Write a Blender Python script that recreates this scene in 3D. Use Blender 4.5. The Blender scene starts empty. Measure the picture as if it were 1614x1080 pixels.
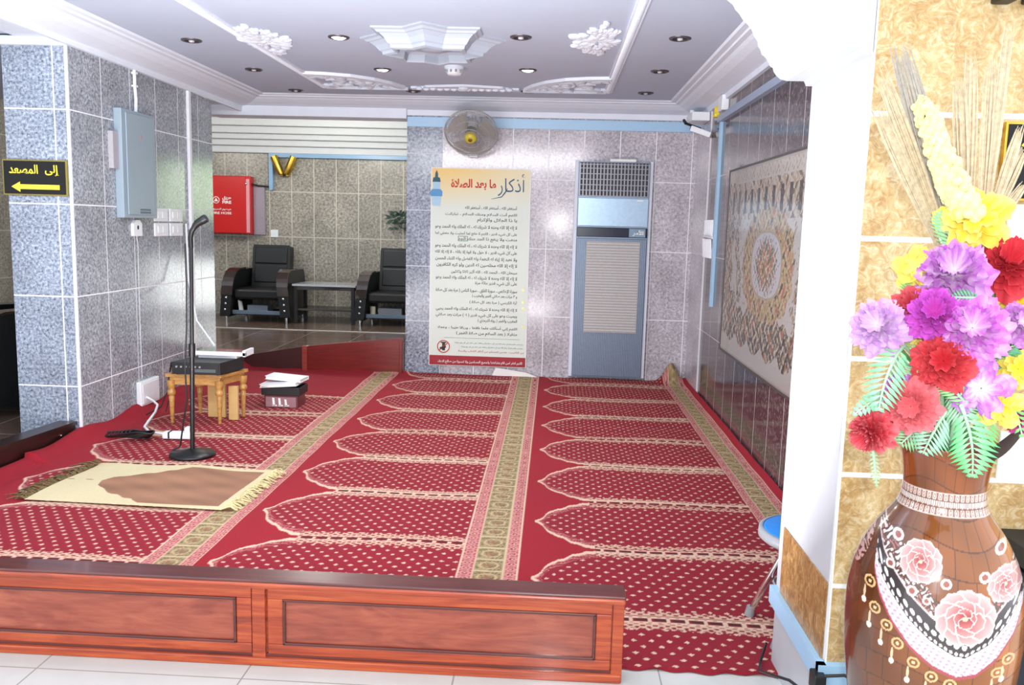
import bpy, math, random
import numpy as np
from mathutils import Vector, Matrix
random.seed(7); rng = np.random.default_rng(7)
C = bpy.context.scene.collection
PI = math.pi

# ------------------------------------------------------------------ camera model
YAW, PITCH, ROLL, FPX, EYE = math.radians(2.638), math.radians(7.770), math.radians(-1.522), 1350.0, 1.3
def cam_axes():
    f = Vector((-math.sin(YAW)*math.cos(PITCH), math.cos(YAW)*math.cos(PITCH), -math.sin(PITCH)))
    r = Vector((math.cos(YAW), math.sin(YAW), 0)); d = f.cross(r)
    c, s = math.cos(ROLL), math.sin(ROLL)
    return c*r + s*d, -s*r + c*d, f
AX = cam_axes()
def at(px, py, axis, val):
    """a measured point of the photograph, put on a real plane of the room"""
    d = AX[0]*(px-807) + AX[1]*(py-540) + AX[2]*FPX
    o = Vector((0, 0, EYE)); k = 'xyz'.index(axis)
    return o + d*((val-o[k])/d[k])

# ------------------------------------------------------------------ colour
def lin(c): c /= 255.0; return c/12.92 if c <= .04045 else ((c+.055)/1.055)**2.4
def rgb(r, g, b): return (lin(r), lin(g), lin(b), 1.0)
def nlin(a):
    a = np.asarray(a, float)/255.0
    return np.where(a <= .04045, a/12.92, ((a+.055)/1.055)**2.4)

# ------------------------------------------------------------------ mesh builder
class MB:
    def __init__(s): s.v = []; s.f = []; s.sm = []; s.mi = []
    def add(s, vs, fs, smooth=False, m=0):
        o = len(s.v); s.v += [tuple(v) for v in vs]
        s.f += [tuple(i+o for i in f) for f in fs]; s.sm += [smooth]*len(fs); s.mi += [m]*len(fs); return s
    def box(s, x0, x1, y0, y1, z0, z1, m=0, M=None):
        vs = [(x, y, z) for z in (z0, z1) for y in (y0, y1) for x in (x0, x1)]
        if M is not None: vs = [M @ Vector(v) for v in vs]
        return s.add(vs, [(0,2,3,1),(4,5,7,6),(0,1,5,4),(2,6,7,3),(0,4,6,2),(1,3,7,5)], False, m)
    def prism(s, poly, ax, a, b, m=0, smooth=False, M=None):
        """poly in the two axes other than ax, pushed from a to b along ax"""
        def put(p, t):
            q = {'x': (t, p[0], p[1]), 'y': (p[0], t, p[1]), 'z': (p[0], p[1], t)}[ax]
            return tuple(M @ Vector(q)) if M is not None else q
        n = len(poly)
        s.add([put(p, a) for p in poly]+[put(p, b) for p in poly], [(i, (i+1) % n, n+(i+1) % n, n+i) for i in range(n)], smooth, m)
        return s.add([put(p, a) for p in poly]+[put(p, b) for p in poly], [tuple(range(n))[::-1], tuple(range(n, 2*n))], False, m)
    def tube(s, path, r, n=8, m=0, caps=True, smooth=True):
        P = [Vector(p) for p in path]; R = r if hasattr(r, '__len__') else [r]*len(P)
        vs = []; up = None
        for i, p in enumerate(P):
            t = (P[min(i+1, len(P)-1)]-P[max(i-1, 0)]).normalized()
            if up is None: up = Vector((0, 0, 1)) if abs(t.z) < .9 else Vector((1, 0, 0))
            a = t.cross(up).normalized(); b = a.cross(t).normalized(); up = b
            vs += [p + (a*math.cos(2*PI*k/n)+b*math.sin(2*PI*k/n))*R[i] for k in range(n)]
        fs = [(i*n+k, i*n+(k+1) % n, (i+1)*n+(k+1) % n, (i+1)*n+k) for i in range(len(P)-1) for k in range(n)]
        s.add(vs, fs, smooth, m)
        if caps: s.add(vs[:n], [tuple(range(n))], False, m); s.add(vs[-n:], [tuple(range(n))[::-1]], False, m)
        return s
    def lathe(s, prof, c=(0, 0, 0), n=32, m=0, M=None, smooth=True, a0=0, a1=2*PI):
        full = abs(a1-a0-2*PI) < 1e-6; k = n if full else n+1
        vs = []
        for r, z in prof:
            for i in range(k):
                a = a0+(a1-a0)*i/n; q = Vector((r*math.cos(a), r*math.sin(a), z))
                if M is not None: q = M @ q
                vs.append(q+Vector(c))
        fs = [(j*k+i, j*k+(i+1) % k, (j+1)*k+(i+1) % k, (j+1)*k+i) for j in range(len(prof)-1) for i in range(n if full else n)]
        return s.add(vs, fs, smooth, m)
    def ball(s, c, r, n=10, m=0, sq=(1, 1, 1), M=None):
        pr = [(max(1e-4, math.sin(PI*i/n)), -math.cos(PI*i/n)) for i in range(n+1)]
        S = Matrix.Diagonal((r*sq[0], r*sq[1], r*sq[2])).to_4x4()
        return s.lathe(pr, c, n+4, m, (M @ S) if M is not None else S)
    def torus(s, c, R, r, M=None, n=32, k=8, m=0):
        vs = []
        for i in range(n):
            a = 2*PI*i/n
            for j in range(k):
                b = 2*PI*j/k; q = Vector(((R+r*math.cos(b))*math.cos(a), (R+r*math.cos(b))*math.sin(a), r*math.sin(b)))
                if M is not None: q = M @ q
                vs.append(q+Vector(c))
        return s.add(vs, [(i*k+j, ((i+1) % n)*k+j, ((i+1) % n)*k+(j+1) % k, i*k+(j+1) % k) for i in range(n) for j in range(k)], True, m)
    def build(s, name, mat, parent=None, bevel=0, seg=2, local=False, origin=None):
        v = np.array(s.v, float)
        if local: o = Vector((0, 0, 0))
        elif parent is not None: o = ORI[parent.name]
        elif origin is not None: o = Vector(origin)
        else: o = Vector(((v[:, 0].min()+v[:, 0].max())/2, (v[:, 1].min()+v[:, 1].max())/2, v[:, 2].min()))
        me = bpy.data.meshes.new(name)
        me.from_pydata((v-np.array(o)).tolist(), [], s.f)
        for q in (mat if isinstance(mat, (list, tuple)) else [mat]): me.materials.append(q)
        me.polygons.foreach_set('use_smooth', s.sm); me.polygons.foreach_set('material_index', s.mi); me.update()
        ob = bpy.data.objects.new(name, me); C.objects.link(ob)
        if parent is not None: ob.parent = parent; ORI[ob.name] = o if not local else Vector((0, 0, 0))
        else: ob.location = o; ORI[ob.name] = o
        if bevel:
            b = ob.modifiers.new('bevel', 'BEVEL'); b.width = bevel; b.segments = seg; b.limit_method = 'ANGLE'; b.angle_limit = math.radians(40)
        return ob
ORI = {}
def tag(o, label, cat, group=None, kind=None):
    o['label'] = label; o['category'] = cat
    if group: o['group'] = group
    if kind: o['kind'] = kind
    return o
def thing(name, label, cat, loc, group=None, rz=0):
    o = bpy.data.objects.new(name, None); C.objects.link(o); o.empty_display_size = .05
    o.location = loc; o.rotation_euler = (0, 0, rz); ORI[o.name] = Vector(loc)
    return tag(o, label, cat, group)
def struct(o, label=None):
    o['kind'] = 'structure'
    if label: o['label'] = label
    return o
def dup(root, loc, rz, label, group=None):
    r = root.copy(); C.objects.link(r); r.location = loc; r.rotation_euler = (0, 0, rz); r['label'] = label
    if group: r['group'] = group
    for ch in list(root.children):
        c = ch.copy(); C.objects.link(c); c.parent = r
        for g in ch.children:
            d = g.copy(); C.objects.link(d); d.parent = c
    return r
def colour_mesh(name, V, cols, nu, nv, mat, parent=None, origin=None, wrap=False, smooth=True):
    """grid of nv rows x nu columns with one colour per vertex, made with numpy"""
    V = np.asarray(V, np.float32).reshape(-1, 3)
    o = ORI[parent.name] if parent is not None else (Vector(origin) if origin is not None else
        Vector(((V[:, 0].min()+V[:, 0].max())/2, (V[:, 1].min()+V[:, 1].max())/2, V[:, 2].min())))
    V = V-np.array(o, np.float32)
    ii = np.arange(nu if wrap else nu-1); jj = np.arange(nv-1)
    I, J = np.meshgrid(ii, jj); I2 = (I+1) % nu
    F = np.stack([J*nu+I, J*nu+I2, (J+1)*nu+I2, (J+1)*nu+I], -1).reshape(-1, 4).astype(np.int32)
    me = bpy.data.meshes.new(name); me.vertices.add(len(V)); me.vertices.foreach_set('co', V.ravel())
    me.loops.add(F.size); me.loops.foreach_set('vertex_index', F.ravel())
    me.polygons.add(len(F)); me.polygons.foreach_set('loop_start', np.arange(0, F.size, 4, dtype=np.int32))
    me.polygons.foreach_set('use_smooth', np.full(len(F), smooth)); me.update(calc_edges=True)
    at_ = me.color_attributes.new('paint', 'FLOAT_COLOR', 'POINT')
    c4 = np.ones((len(V), 4), np.float32); c4[:, :3] = np.asarray(cols, np.float32).reshape(-1, 3)
    at_.data.foreach_set('color', c4.ravel())
    me.materials.append(mat); me.validate()
    ob = bpy.data.objects.new(name, me); C.objects.link(ob)
    if parent is not None: ob.parent = parent
    else: ob.location = o
    ORI[ob.name] = o
    return ob

# ------------------------------------------------------------------ node materials
class NT:
    def __init__(s, name):
        s.m = bpy.data.materials.new(name); s.m.use_nodes = True; s.t = s.m.node_tree; s.b = s.t.nodes['Principled BSDF']
    def n(s, ty, **kw):
        x = s.t.nodes.new(ty)
        for k, v in kw.items(): setattr(x, k, v)
        return x
    def put(s, sock, v):
        if hasattr(v, 'is_linked') or isinstance(v, bpy.types.NodeSocket): s.t.links.new(v, sock)
        else: sock.default_value = v
    def math(s, op, a, b=0.0):
        x = s.n('ShaderNodeMath', operation=op); s.put(x.inputs[0], a); s.put(x.inputs[1], b); return x.outputs[0]
    def mix(s, f, a, b, mode='MIX'):
        x = s.n('ShaderNodeMix', data_type='RGBA', blend_type=mode); s.put(x.inputs[0], f); s.put(x.inputs[6], a); s.put(x.inputs[7], b); return x.outputs[2]
    def pos(s): return s.n('ShaderNodeNewGeometry').outputs['Position']
    def obj(s): return s.n('ShaderNodeTexCoord').outputs['Object']
    def sep(s, v):
        x = s.n('ShaderNodeSeparateXYZ'); s.put(x.inputs[0], v); return x.outputs
    def noise(s, vec, scale, detail=3, rough=.6, dist=0):
        x = s.n('ShaderNodeTexNoise'); s.put(x.inputs['Vector'], vec); x.inputs['Scale'].default_value = scale
        x.inputs['Detail'].default_value = detail; x.inputs['Roughness'].default_value = rough; x.inputs['Distortion'].default_value = dist; return x.outputs['Fac']
    def scale(s, vec, sx, sy, sz):
        x = s.n('ShaderNodeMapping'); s.put(x.inputs[0], vec); x.inputs['Scale'].default_value = (sx, sy, sz); return x.outputs[0]
    def ramp(s, f, stops, const=False):
        x = s.n('ShaderNodeValToRGB'); e = x.color_ramp.elements
        if const: x.color_ramp.interpolation = 'CONSTANT'
        while len(e) < len(stops): e.new(.5)
        for q, (p, c) in zip(e, stops): q.position = p; q.color = c
        s.put(x.inputs[0], f); return x.outputs[0]
    def grout(s, u, period, off, width):
        f = s.math('FRACT', s.math('DIVIDE', s.math('SUBTRACT', u, off), period))
        d = s.math('MULTIPLY', s.math('MINIMUM', f, s.math('SUBTRACT', 1.0, f)), period)
        return s.math('LESS_THAN', d, width/2)
    def set(s, **kw):
        for k, v in kw.items(): s.put(s.b.inputs[k.replace('_', ' ')], v)
        return s
    def bump(s, h, strength, dist=.01):
        x = s.n('ShaderNodeBump'); x.inputs['Strength'].default_value = strength; x.inputs['Distance'].default_value = dist
        s.put(x.inputs['Height'], h); s.t.links.new(x.outputs[0], s.b.inputs['Normal'])
def plain(name, col, rough=.5, metal=0, coat=0, var=.06, sc=40, emit=0, alpha=1, trans=0):
    t = NT(name); f = t.noise(t.obj(), sc, 3)
    a = tuple(c*(1-var) for c in col[:3])+(1,); b = tuple(min(1, c*(1+var)) for c in col[:3])+(1,)
    t.set(Base_Color=t.ramp(f, [(.3, a), (.7, b)]), Roughness=rough, Metallic=metal, Coat_Weight=coat, Alpha=alpha, Transmission_Weight=trans)
    if emit: t.set(Emission_Color=col, Emission_Strength=emit)
    return t.m
def granite(name, stops, grc, ua, up, uo, vp, vo, gw=.006, rough=.16, s1=75, cloud=.18, va=2, bigs=3.0):
    t = NT(name); p = t.pos(); x = t.sep(p)
    f = t.noise(p, s1, 5, .72); big = t.noise(p, bigs, 2)
    col = t.ramp(f, stops)
    col = t.mix(1.0, col, t.ramp(big, [(.3, (1-cloud,)*3+(1,)), (.7, (1+cloud,)*3+(1,))]), 'MULTIPLY')
    g = t.math('MAXIMUM', t.grout(x[ua], up, uo, gw), t.grout(x[va], vp, vo, gw))
    t.set(Base_Color=t.mix(g, col, grc), Roughness=t.math('ADD', t.math('MULTIPLY', g, .4), rough), Specular_IOR_Level=.5)
    return t.m
def painted(name, rough=.5, noise=0, coat=0, sheen=0, bump=0, sc=300):
    t = NT(name); a = t.n('ShaderNodeVertexColor', layer_name='paint').outputs[0]
    if noise:
        f = t.noise(t.pos(), sc, 2); a = t.mix(1.0, a, t.ramp(f, [(.3, (1-noise,)*3+(1,)), (.7, (1+noise,)*3+(1,))]), 'MULTIPLY')
        if bump: t.bump(f, bump, .004)
    t.set(Base_Color=a, Roughness=rough, Coat_Weight=coat, Sheen_Weight=sheen)
    return t.m
def wood(name, dark, mid, light, rough=.22, ax=(2, 30, 30), coat=.5):
    t = NT(name); p = t.scale(t.pos(), *ax)
    f = t.noise(p, 1.0, 5, .6, 1.6); g = t.noise(t.scale(t.pos(), ax[0]*3, ax[1]*6, ax[2]*6), 1.0, 2)
    col = t.mix(.25, t.ramp(f, [(.25, dark), (.5, mid), (.75, light)]), t.ramp(g, [(.3, dark), (.7, light)]))
    t.set(Base_Color=col, Roughness=rough, Coat_Weight=coat, Coat_Roughness=.08); return t.m

W = rgb(238, 240, 245)
M = {}
gr_front = [(.34, rgb(66, 73, 86)), (.45, rgb(120, 129, 144)), (.55, rgb(152, 161, 176)), (.68, rgb(188, 196, 208))]
gr_side = [(.34, rgb(92, 96, 104)), (.45, rgb(138, 143, 150)), (.55, rgb(166, 171, 178)), (.68, rgb(200, 205, 210))]
gr_back = [(.34, rgb(146, 141, 146)), (.45, rgb(178, 173, 179)), (.55, rgb(196, 192, 198)), (.68, rgb(222, 220, 226))]
gr_hall = [(.36, rgb(96, 92, 84)), (.46, rgb(132, 127, 116)), (.54, rgb(154, 148, 136)), (.66, rgb(184, 178, 164))]
gr_dark = [(.34, rgb(44, 34, 36)), (.48, rgb(74, 62, 64)), (.56, rgb(96, 84, 86)), (.72, rgb(140, 128, 128))]
M['pil_front'] = granite('granite_blue_front', gr_front, W, 0, .52, -2.771, .517, .318, .007, rough=.2, s1=62)
M['pil_side'] = granite('granite_grey_side', gr_side, W, 1, .345, 4.715, .517, .318, .007, rough=.17, s1=62)
M['back'] = granite('granite_pale_back', gr_back, rgb(240, 240, 244), 0, .299, -.97, .58, .53, .007, rough=.145, s1=52)
M['backcol'] = granite('granite_pale_column', gr_front, rgb(214, 218, 228), 0, 5.0, 1.5, .475, .46, .007, rough=.2, s1=52)
M['hall'] = granite('granite_hall', gr_hall, rgb(196, 190, 174), 0, .302, -3.24, .6, 1.07, .012, rough=.3, s1=34)
M['dark'] = granite('granite_dark_right', gr_dark, rgb(206, 202, 200), 1, .3, 4.25, .58, .53, .006, rough=.1, s1=45)
M['rightcol'] = granite('granite_right_column', gr_back, rgb(225, 225, 230), 1, 3, 6.74, .58, .53, .006, rough=.13, s1=52)

def marble():
    t = NT('beige_marble_tiles'); p = t.pos(); x = t.sep(p)
    f = t.noise(p, 9, 8, .68, 1.2); g = t.noise(p, 34, 5, .7, 2.0)
    col = t.mix(.45, t.ramp(f, [(.3, rgb(150, 108, 56)), (.48, rgb(190, 152, 96)), (.6, rgb(214, 184, 132)), (.72, rgb(236, 218, 178))]),
                t.ramp(g, [(.35, rgb(160, 116, 66)), (.5, rgb(204, 172, 118)), (.62, rgb(240, 226, 192))]))
    m = t.math('MAXIMUM', t.grout(x[2], .281, 1.573, .012), t.grout(x[0], 2.0, .70, .012))
    t.set(Base_Color=t.mix(m, col, rgb(248, 246, 240)), Roughness=.28); return t.m
M['marble'] = marble()
def marble2():
    t = NT('brown_marble_skirting'); p = t.pos(); g = t.noise(t.scale(p, 1, 1, .6), 42, 6, .72, 1.5)
    t.set(Base_Color=t.ramp(g, [(.32, rgb(112, 74, 34)), (.5, rgb(164, 120, 68)), (.68, rgb(206, 168, 112))]), Roughness=.3); return t.m
M['marble2'] = marble2()
def tilefloor(name, c, grc, per, off, rough, gw=.005, s=6, var=.04):
    t = NT(name); p = t.pos(); x = t.sep(p)
    f = t.noise(p, s, 5, .6)
    a = tuple(q*(1-var) for q in c[:3])+(1,); b = tuple(min(1, q*(1+var)) for q in c[:3])+(1,)
    m = t.math('MAXIMUM', t.grout(x[0], per, off[0], gw), t.grout(x[1], per, off[1], gw))
    t.set(Base_Color=t.mix(m, t.ramp(f, [(.3, a), (.7, b)]), grc), Roughness=rough); return t.m
M['floor'] = tilefloor('white_floor_tile', rgb(206, 206, 200), rgb(160, 158, 150), .6, (-1.45, 2.25), .2)
M['floorh'] = tilefloor('brown_floor_tile', rgb(104, 84, 74), rgb(160, 148, 136), .6, (-2.2, 8.4), .16, .008, 5, .22)
M['rosette'] = plain('rosette_plaster', rgb(170, 178, 190), .6, var=.02, sc=12)
M['archwhite'] = plain('white_arch_plaster', rgb(188, 191, 198), .6, var=.02, sc=12)
M['ceil'] = plain('ceiling_paint', rgb(186, 196, 214), .85, var=.015, sc=3)
M['white'] = plain('white_plaster', rgb(224, 231, 242), .6, var=.02, sc=12)
M['pilwhite'] = plain('white_pillar_stone', rgb(196, 197, 201), .45, var=.02, sc=6)
M['blue'] = plain('pale_blue_duct', rgb(166, 204, 232), .35, var=.02)
M['blue2'] = plain('hall_blue_duct', rgb(132, 168, 200), .35, var=.02)
M['wood'] = wood('red_varnished_wood', rgb(112, 30, 12), rgb(178, 62, 26), rgb(212, 104, 46))
M['woodpanel'] = wood('red_wood_panel', rgb(116, 40, 28), rgb(162, 72, 50), rgb(194, 106, 76), ax=(3, 14, 14), rough=.2)
M['woodtop'] = wood('dark_wood_cap', rgb(60, 18, 14), rgb(92, 32, 26), rgb(120, 48, 36), rough=.28)
M['wooddark'] = wood('dark_brown_wood', rgb(20, 10, 9), rgb(34, 18, 15), rgb(50, 28, 22), ax=(30, 2, 30), rough=.35, coat=.2)
M['woodhall'] = wood('deep_red_wood', rgb(78, 16, 12), rgb(112, 24, 18), rgb(140, 38, 26), rough=.3)
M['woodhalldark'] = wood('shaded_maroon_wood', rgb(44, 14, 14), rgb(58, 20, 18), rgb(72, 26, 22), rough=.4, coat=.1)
M['gold'] = wood('gilded_table_wood', rgb(140, 92, 40), rgb(186, 136, 70), rgb(214, 170, 100), ax=(8, 40, 40), rough=.35, coat=.3)
M['black'] = plain('black_metal', rgb(18, 20, 22), .35)
M['blackplastic'] = plain('black_plastic', rgb(22, 24, 26), .45)
M['leather'] = plain('black_leather', rgb(11, 13, 14), .42, var=.2, sc=25)
M['armwood'] = plain('dark_brown_arm', rgb(42, 26, 20), .22, coat=.5, var=.3, sc=6)
M['chrome'] = plain('chrome', rgb(215, 218, 222), .15, 1)
M['steel'] = plain('grey_steel_paint', rgb(150, 168, 180), .4, var=.02, sc=4)
M['whitepl'] = plain('white_plastic', rgb(236, 240, 244), .35, var=.02)
M['greypl'] = plain('grey_plastic', rgb(150, 152, 156), .45)
M['red'] = plain('red_enamel', rgb(196, 16, 14), .3, var=.02)
M['redtrim'] = plain('pink_edge_trim', rgb(226, 150, 160), .5)
M['paper'] = plain('white_paper', rgb(242, 243, 240), .7, var=.015)
M['card'] = plain('tan_cardboard', rgb(206, 172, 110), .75, var=.05)
M['yellow'] = plain('sign_yellow', rgb(250, 226, 60), .5)
M['signblack'] = plain('sign_black', rgb(5, 4, 4), .7)
M['brass'] = plain('brass', rgb(206, 168, 70), .28, 1, var=.15)
M['ink'] = plain('dark_ink', rgb(66, 62, 60), .7)
M['inkred'] = plain('red_ink', rgb(206, 60, 44), .7)
M['inkblue'] = plain('blue_ink', rgb(60, 92, 124), .7)
M['inkgreen'] = plain('green_ink', rgb(60, 130, 104), .7)
M['inkwhite'] = plain('white_ink', rgb(246, 246, 244), .6)
M['strip'] = plain('poster_red_strip', rgb(160, 24, 40), .5)
M['lamp'] = plain('lit_lamp', (1, 1, .98, 1), .4, emit=6)
M['lampoff'] = plain('unlit_lamp', rgb(196, 196, 200), .3)
M['lamprim'] = plain('lamp_rim', rgb(96, 92, 96), .35, .6)
# ================================================================== the setting
BX0, BX1, BY = -1.27, 1.17, 7.35            # back wall
LX, LY0, LY1 = -2.69, 4.71, 6.70            # left granite pillar
RX, RY0, RY1 = .70, 2.03, 2.49              # right pillar
CZ = 2.32                                    # ceiling height
def slab(name, x0, x1, y0, y1, z0, z1, mat, label=None):
    return struct(MB().box(x0, x1, y0, y1, z0, z1).build(name, mat, origin=((x0+x1)/2, (y0+y1)/2, z0)), label)
b = MB().box(-2.72, 4.5, -2.5, 7.4, -.1, 0).box(-7, -2.72, -2.5, 2.4, -.1, 0)
struct(b.build('floor', M['floor'], origin=(0, 0, -.1)))
b = MB().box(-7, -2.72, 2.4, 7.4, -.1, -.002).box(-7, 2.5, 7.4, 11.6, -.1, -.002)
struct(b.build('floor_hall', M['floorh'], origin=(-3, 8, -.1)))
slab('trim_1', -7, 1.2, 9.98, 10.03, -.001, .004, plain('pale_floor_strip', rgb(210, 204, 196), .2), 'pale strip across the hall floor')
b = MB().box(-.97, BX1+.15, BY, BY+.18, 0, CZ+.05)
struct(b.build('wall_back', M['back'], origin=(0, BY, 0)))
struct(MB().box(BX0, -.97, BY-.008, BY+.18, 0, CZ+.05).build('wall_back_column', M['backcol'], origin=(-1.1, BY, 0)))
slab('wall_right', BX1, BX1+.15, RY1, 6.74, 0, CZ+.05, M['dark'])
slab('wall_right_column', BX1-.012, BX1+.15, 6.74, BY, 0, CZ+.05, M['rightcol'])
# left pillar: front face and side face have their own tile grids
b = MB(); x0, x1, y0, y1, z0, z1 = -3.055, LX, LY0, LY1, 0, 2.245
b.add([(x0,y0,z0),(x1,y0,z0),(x1,y0,z1),(x0,y0,z1)], [(0,1,2,3)], m=0)
b.add([(x0,y1,z0),(x1,y1,z0),(x1,y1,z1),(x0,y1,z1)], [(3,2,1,0)], m=0)
b.add([(x1,y0,z0),(x1,y1,z0),(x1,y1,z1),(x1,y0,z1)], [(0,1,2,3)], m=1)
b.add([(x0,y0,z0),(x0,y1,z0),(x0,y1,z1),(x0,y0,z1)], [(3,2,1,0)], m=1)
b.add([(x0,y0,z1),(x1,y0,z1),(x1,y1,z1),(x0,y1,z1)], [(0,1,2,3)], m=1)
struct(b.build('wall_left_pillar', [M['pil_front'], M['pil_side']], origin=((x0+x1)/2, (y0+y1)/2, 0)))
slab('trim_2', LX-.012, LX+.003, LY0-.004, LY0+.008, 0, 2.245, M['white'], 'white joint down the corner of the granite pillar')
slab('trim_3', -3.2, LX+.006, LY0-.03, LY0, 2.205, 2.25, M['white'], 'white strip along the top of the granite pillar')
slab('wall_hall', -7, 2.5, 11.5, 11.65, 0, 2.8, M['hall'])
slab('wall_hall_left', -7.2, -7, -2.5, 11.65, 0, 2.8, M['hall'])
slab('ceiling', LX, BX1+.15, RY0, BY+.18, CZ, CZ+.08, M['ceil'])
slab('ceiling_left', -7, LX-.2, -.5, 7.35, 2.262, 2.36, M['ceil'])
slab('ceiling_hall', -7, 2.5, BY+.18, 11.65, 2.68, 2.76, M['white'])
slab('trim_4', LX-.26, LX, RY0, BY, 2.245, CZ+.08, M['white'], 'beam over the granite pillar')
slab('trim_5', LX-.26, BX0, BY-.06, BY+.18, 2.165, CZ+.4, M['white'], 'lintel over the opening to the hall')
slab('trim_20', BX0, 2.5, BY+.1, BY+.18, CZ, 2.76, M['white'])
wpane = plain('bright_glass', (.95, 1, .96, 1), .2, emit=4.0); gpane = plain('green_bright_glass', (.72, .95, .6, 1), .2, emit=2.2)
w1 = struct(MB().box(-1.15, .1, 11.47, 11.5, .02, 2.1).build('window_1', M['white'], bevel=.004), 'glazed window of the hall')
MB().box(-1.08, .03, 11.463, 11.471, .08, .72).build('pane', wpane, w1); MB().box(-1.08, .03, 11.463, 11.471, 1.30, 2.02).build('pane', gpane, w1); MB().box(-1.08, .03, 11.463, 11.471, .78, 1.24).build('pane', plain('dull_glass', rgb(120, 128, 120), .1), w1)
# stepped cornice of the hall
b = MB()
for k, (d, za, zb) in enumerate([(.05, 2.17, 2.26), (.1, 2.26, 2.34), (.16, 2.34, 2.41), (.22, 2.41, 2.5), (.3, 2.5, 2.6), (.4, 2.6, 2.68)]): b.box(-7, 2.5, 11.5-d, 11.52, za, zb)
struct(b.build('trim_6', plain('hall_plaster', rgb(208, 211, 212), .6, var=.015), bevel=.012, origin=(-2, 11.4, 2.2)))
# crown moulding of the prayer room: one moulded profile, mitred round three sides
prof = [(0, 2.225), (.025, 2.225), (.03, 2.24), (.055, 2.243), (.085, 2.25), (.14, 2.264), (.185, 2.284), (.205, 2.297), (.235, 2.299), (.24, 2.308), (.275, 2.309), (.285, 2.32)]
path = [((LX, 2.5), (1, 0)), ((LX, BY), (1, -1)), ((BX1, BY), (-1, -1)), ((BX1, 2.5), (-1, 0))]
vs = []
for (px_, py_), (nx, ny) in path: vs += [(px_+nx*d, py_+ny*d, z-(.03 if py_ == BY and z < 2.23 else 0)) for d, z in prof]
n = len(prof); fs = [(i*n+k, (i+1)*n+k, (i+1)*n+k+1, i*n+k+1) for i in range(3) for k in range(n-1)]
struct(MB().add(vs, fs).build('trim_7', M['white'], origin=(-.7, 5, 2.2)), 'white crown moulding round the ceiling')
slab('trim_8', BX0+.003, BX1, BY-.02, BY, 2.105, 2.185, M['blue'], 'pale blue rail along the top of the back wall')
slab('trim_9', BX1-.035, BX1, 2.6, 6.35, 2.07, 2.115, plain('grey_blue_duct', rgb(150, 164, 186), .4), 'grey blue duct along the right wall')
slab('trim_10', BX1-.02, BX1, 6.30, 6.35, .75, 2.07, M['blue'], 'pale blue upright duct on the right wall')
b = MB().box(-3.83, 1.2, 11.44, 11.5, 2.12, 2.17).box(-3.83, -3.78, 11.44, 11.5, 1.69, 2.12)
struct(b.build('trim_11', M['blue2'], origin=(-2, 11.5, 1.7)), 'pale blue duct on the hall wall')
# carved strips on the ceiling: rope moulding
for k, x in enumerate((-1.79, .365)):
    b = MB().box(x-.03, x+.03, 2.6, 6.68, 2.308, 2.322)
    for i in range(150):
        y = 2.62+i*.0271; b.ball((x, y, 2.309), .015, 5, sq=(1.7, .75, .6), M=Matrix.Rotation(.6, 4, 'Z'))
    struct(b.build('trim_%d' % (12+k), M['white'], origin=(x, 4.6, 2.3)), 'carved rope strip along the ceiling')
# ---- right pillar with the scalloped arch springing from it
b = MB(); x0, x1 = RX, 2.6
b.box(x0, x1, RY0+.012, RY1, 0, CZ)
struct(b.build('wall_pillar', M['pilwhite'], origin=(1.4, 2.2, 0)), 'white pillar at the right of the prayer room')
slab('wall_pillar_front', x0+.002, x1, RY0, RY0+.012, 0, CZ, M['marble'])
slab('trim_14', x0-.004, x0, RY0+.014, RY1-.05, .25, .45, M['marble2'], 'brown marble skirting tile on the side of the pillar')
slab('trim_15', x0-.02, x0, RY0-.02, RY1, .2, .252, M['blue'], 'pale blue duct along the foot of the pillar')
slab('trim_16', x0-.02, x1, RY0-.022, RY0, .2, .252, M['blue'], 'pale blue duct across the front of the pillar')
arch = [(.70, 1.705), (.683, 1.705), (.677, 1.718), (.63, 1.718), (.612, 1.722), (.600, 1.732), (.592, 1.742), (.589, 1.752), (.581, 1.757), (.576, 1.768), (.566, 1.781), (.556, 1.788),
        (.551, 1.802), (.545, 1.808), (.543, 1.822), (.532, 1.836), (.525, 1.852), (.514, 1.866), (.50, 1.878), (.487, 1.896), (.477, 1.905), (.470, 1.918), (.452, 1.931), (.434, 1.95),
        (.424, 1.972), (.40, 1.99), (.385, 2.015), (.35, 2.05), (.31, 2.1), (.24, 2.16), (.15, 2.22), (.05, 2.27), (-.05, 2.32), (.70, 2.32)]
b = MB()
n = len(arch)
b.prism(arch, 'y', RY0, RY1)
struct(b.build('trim_17', M['archwhite'], origin=(.4, 2.2, 1.7)), 'white scalloped arch springing from the pillar')

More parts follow.
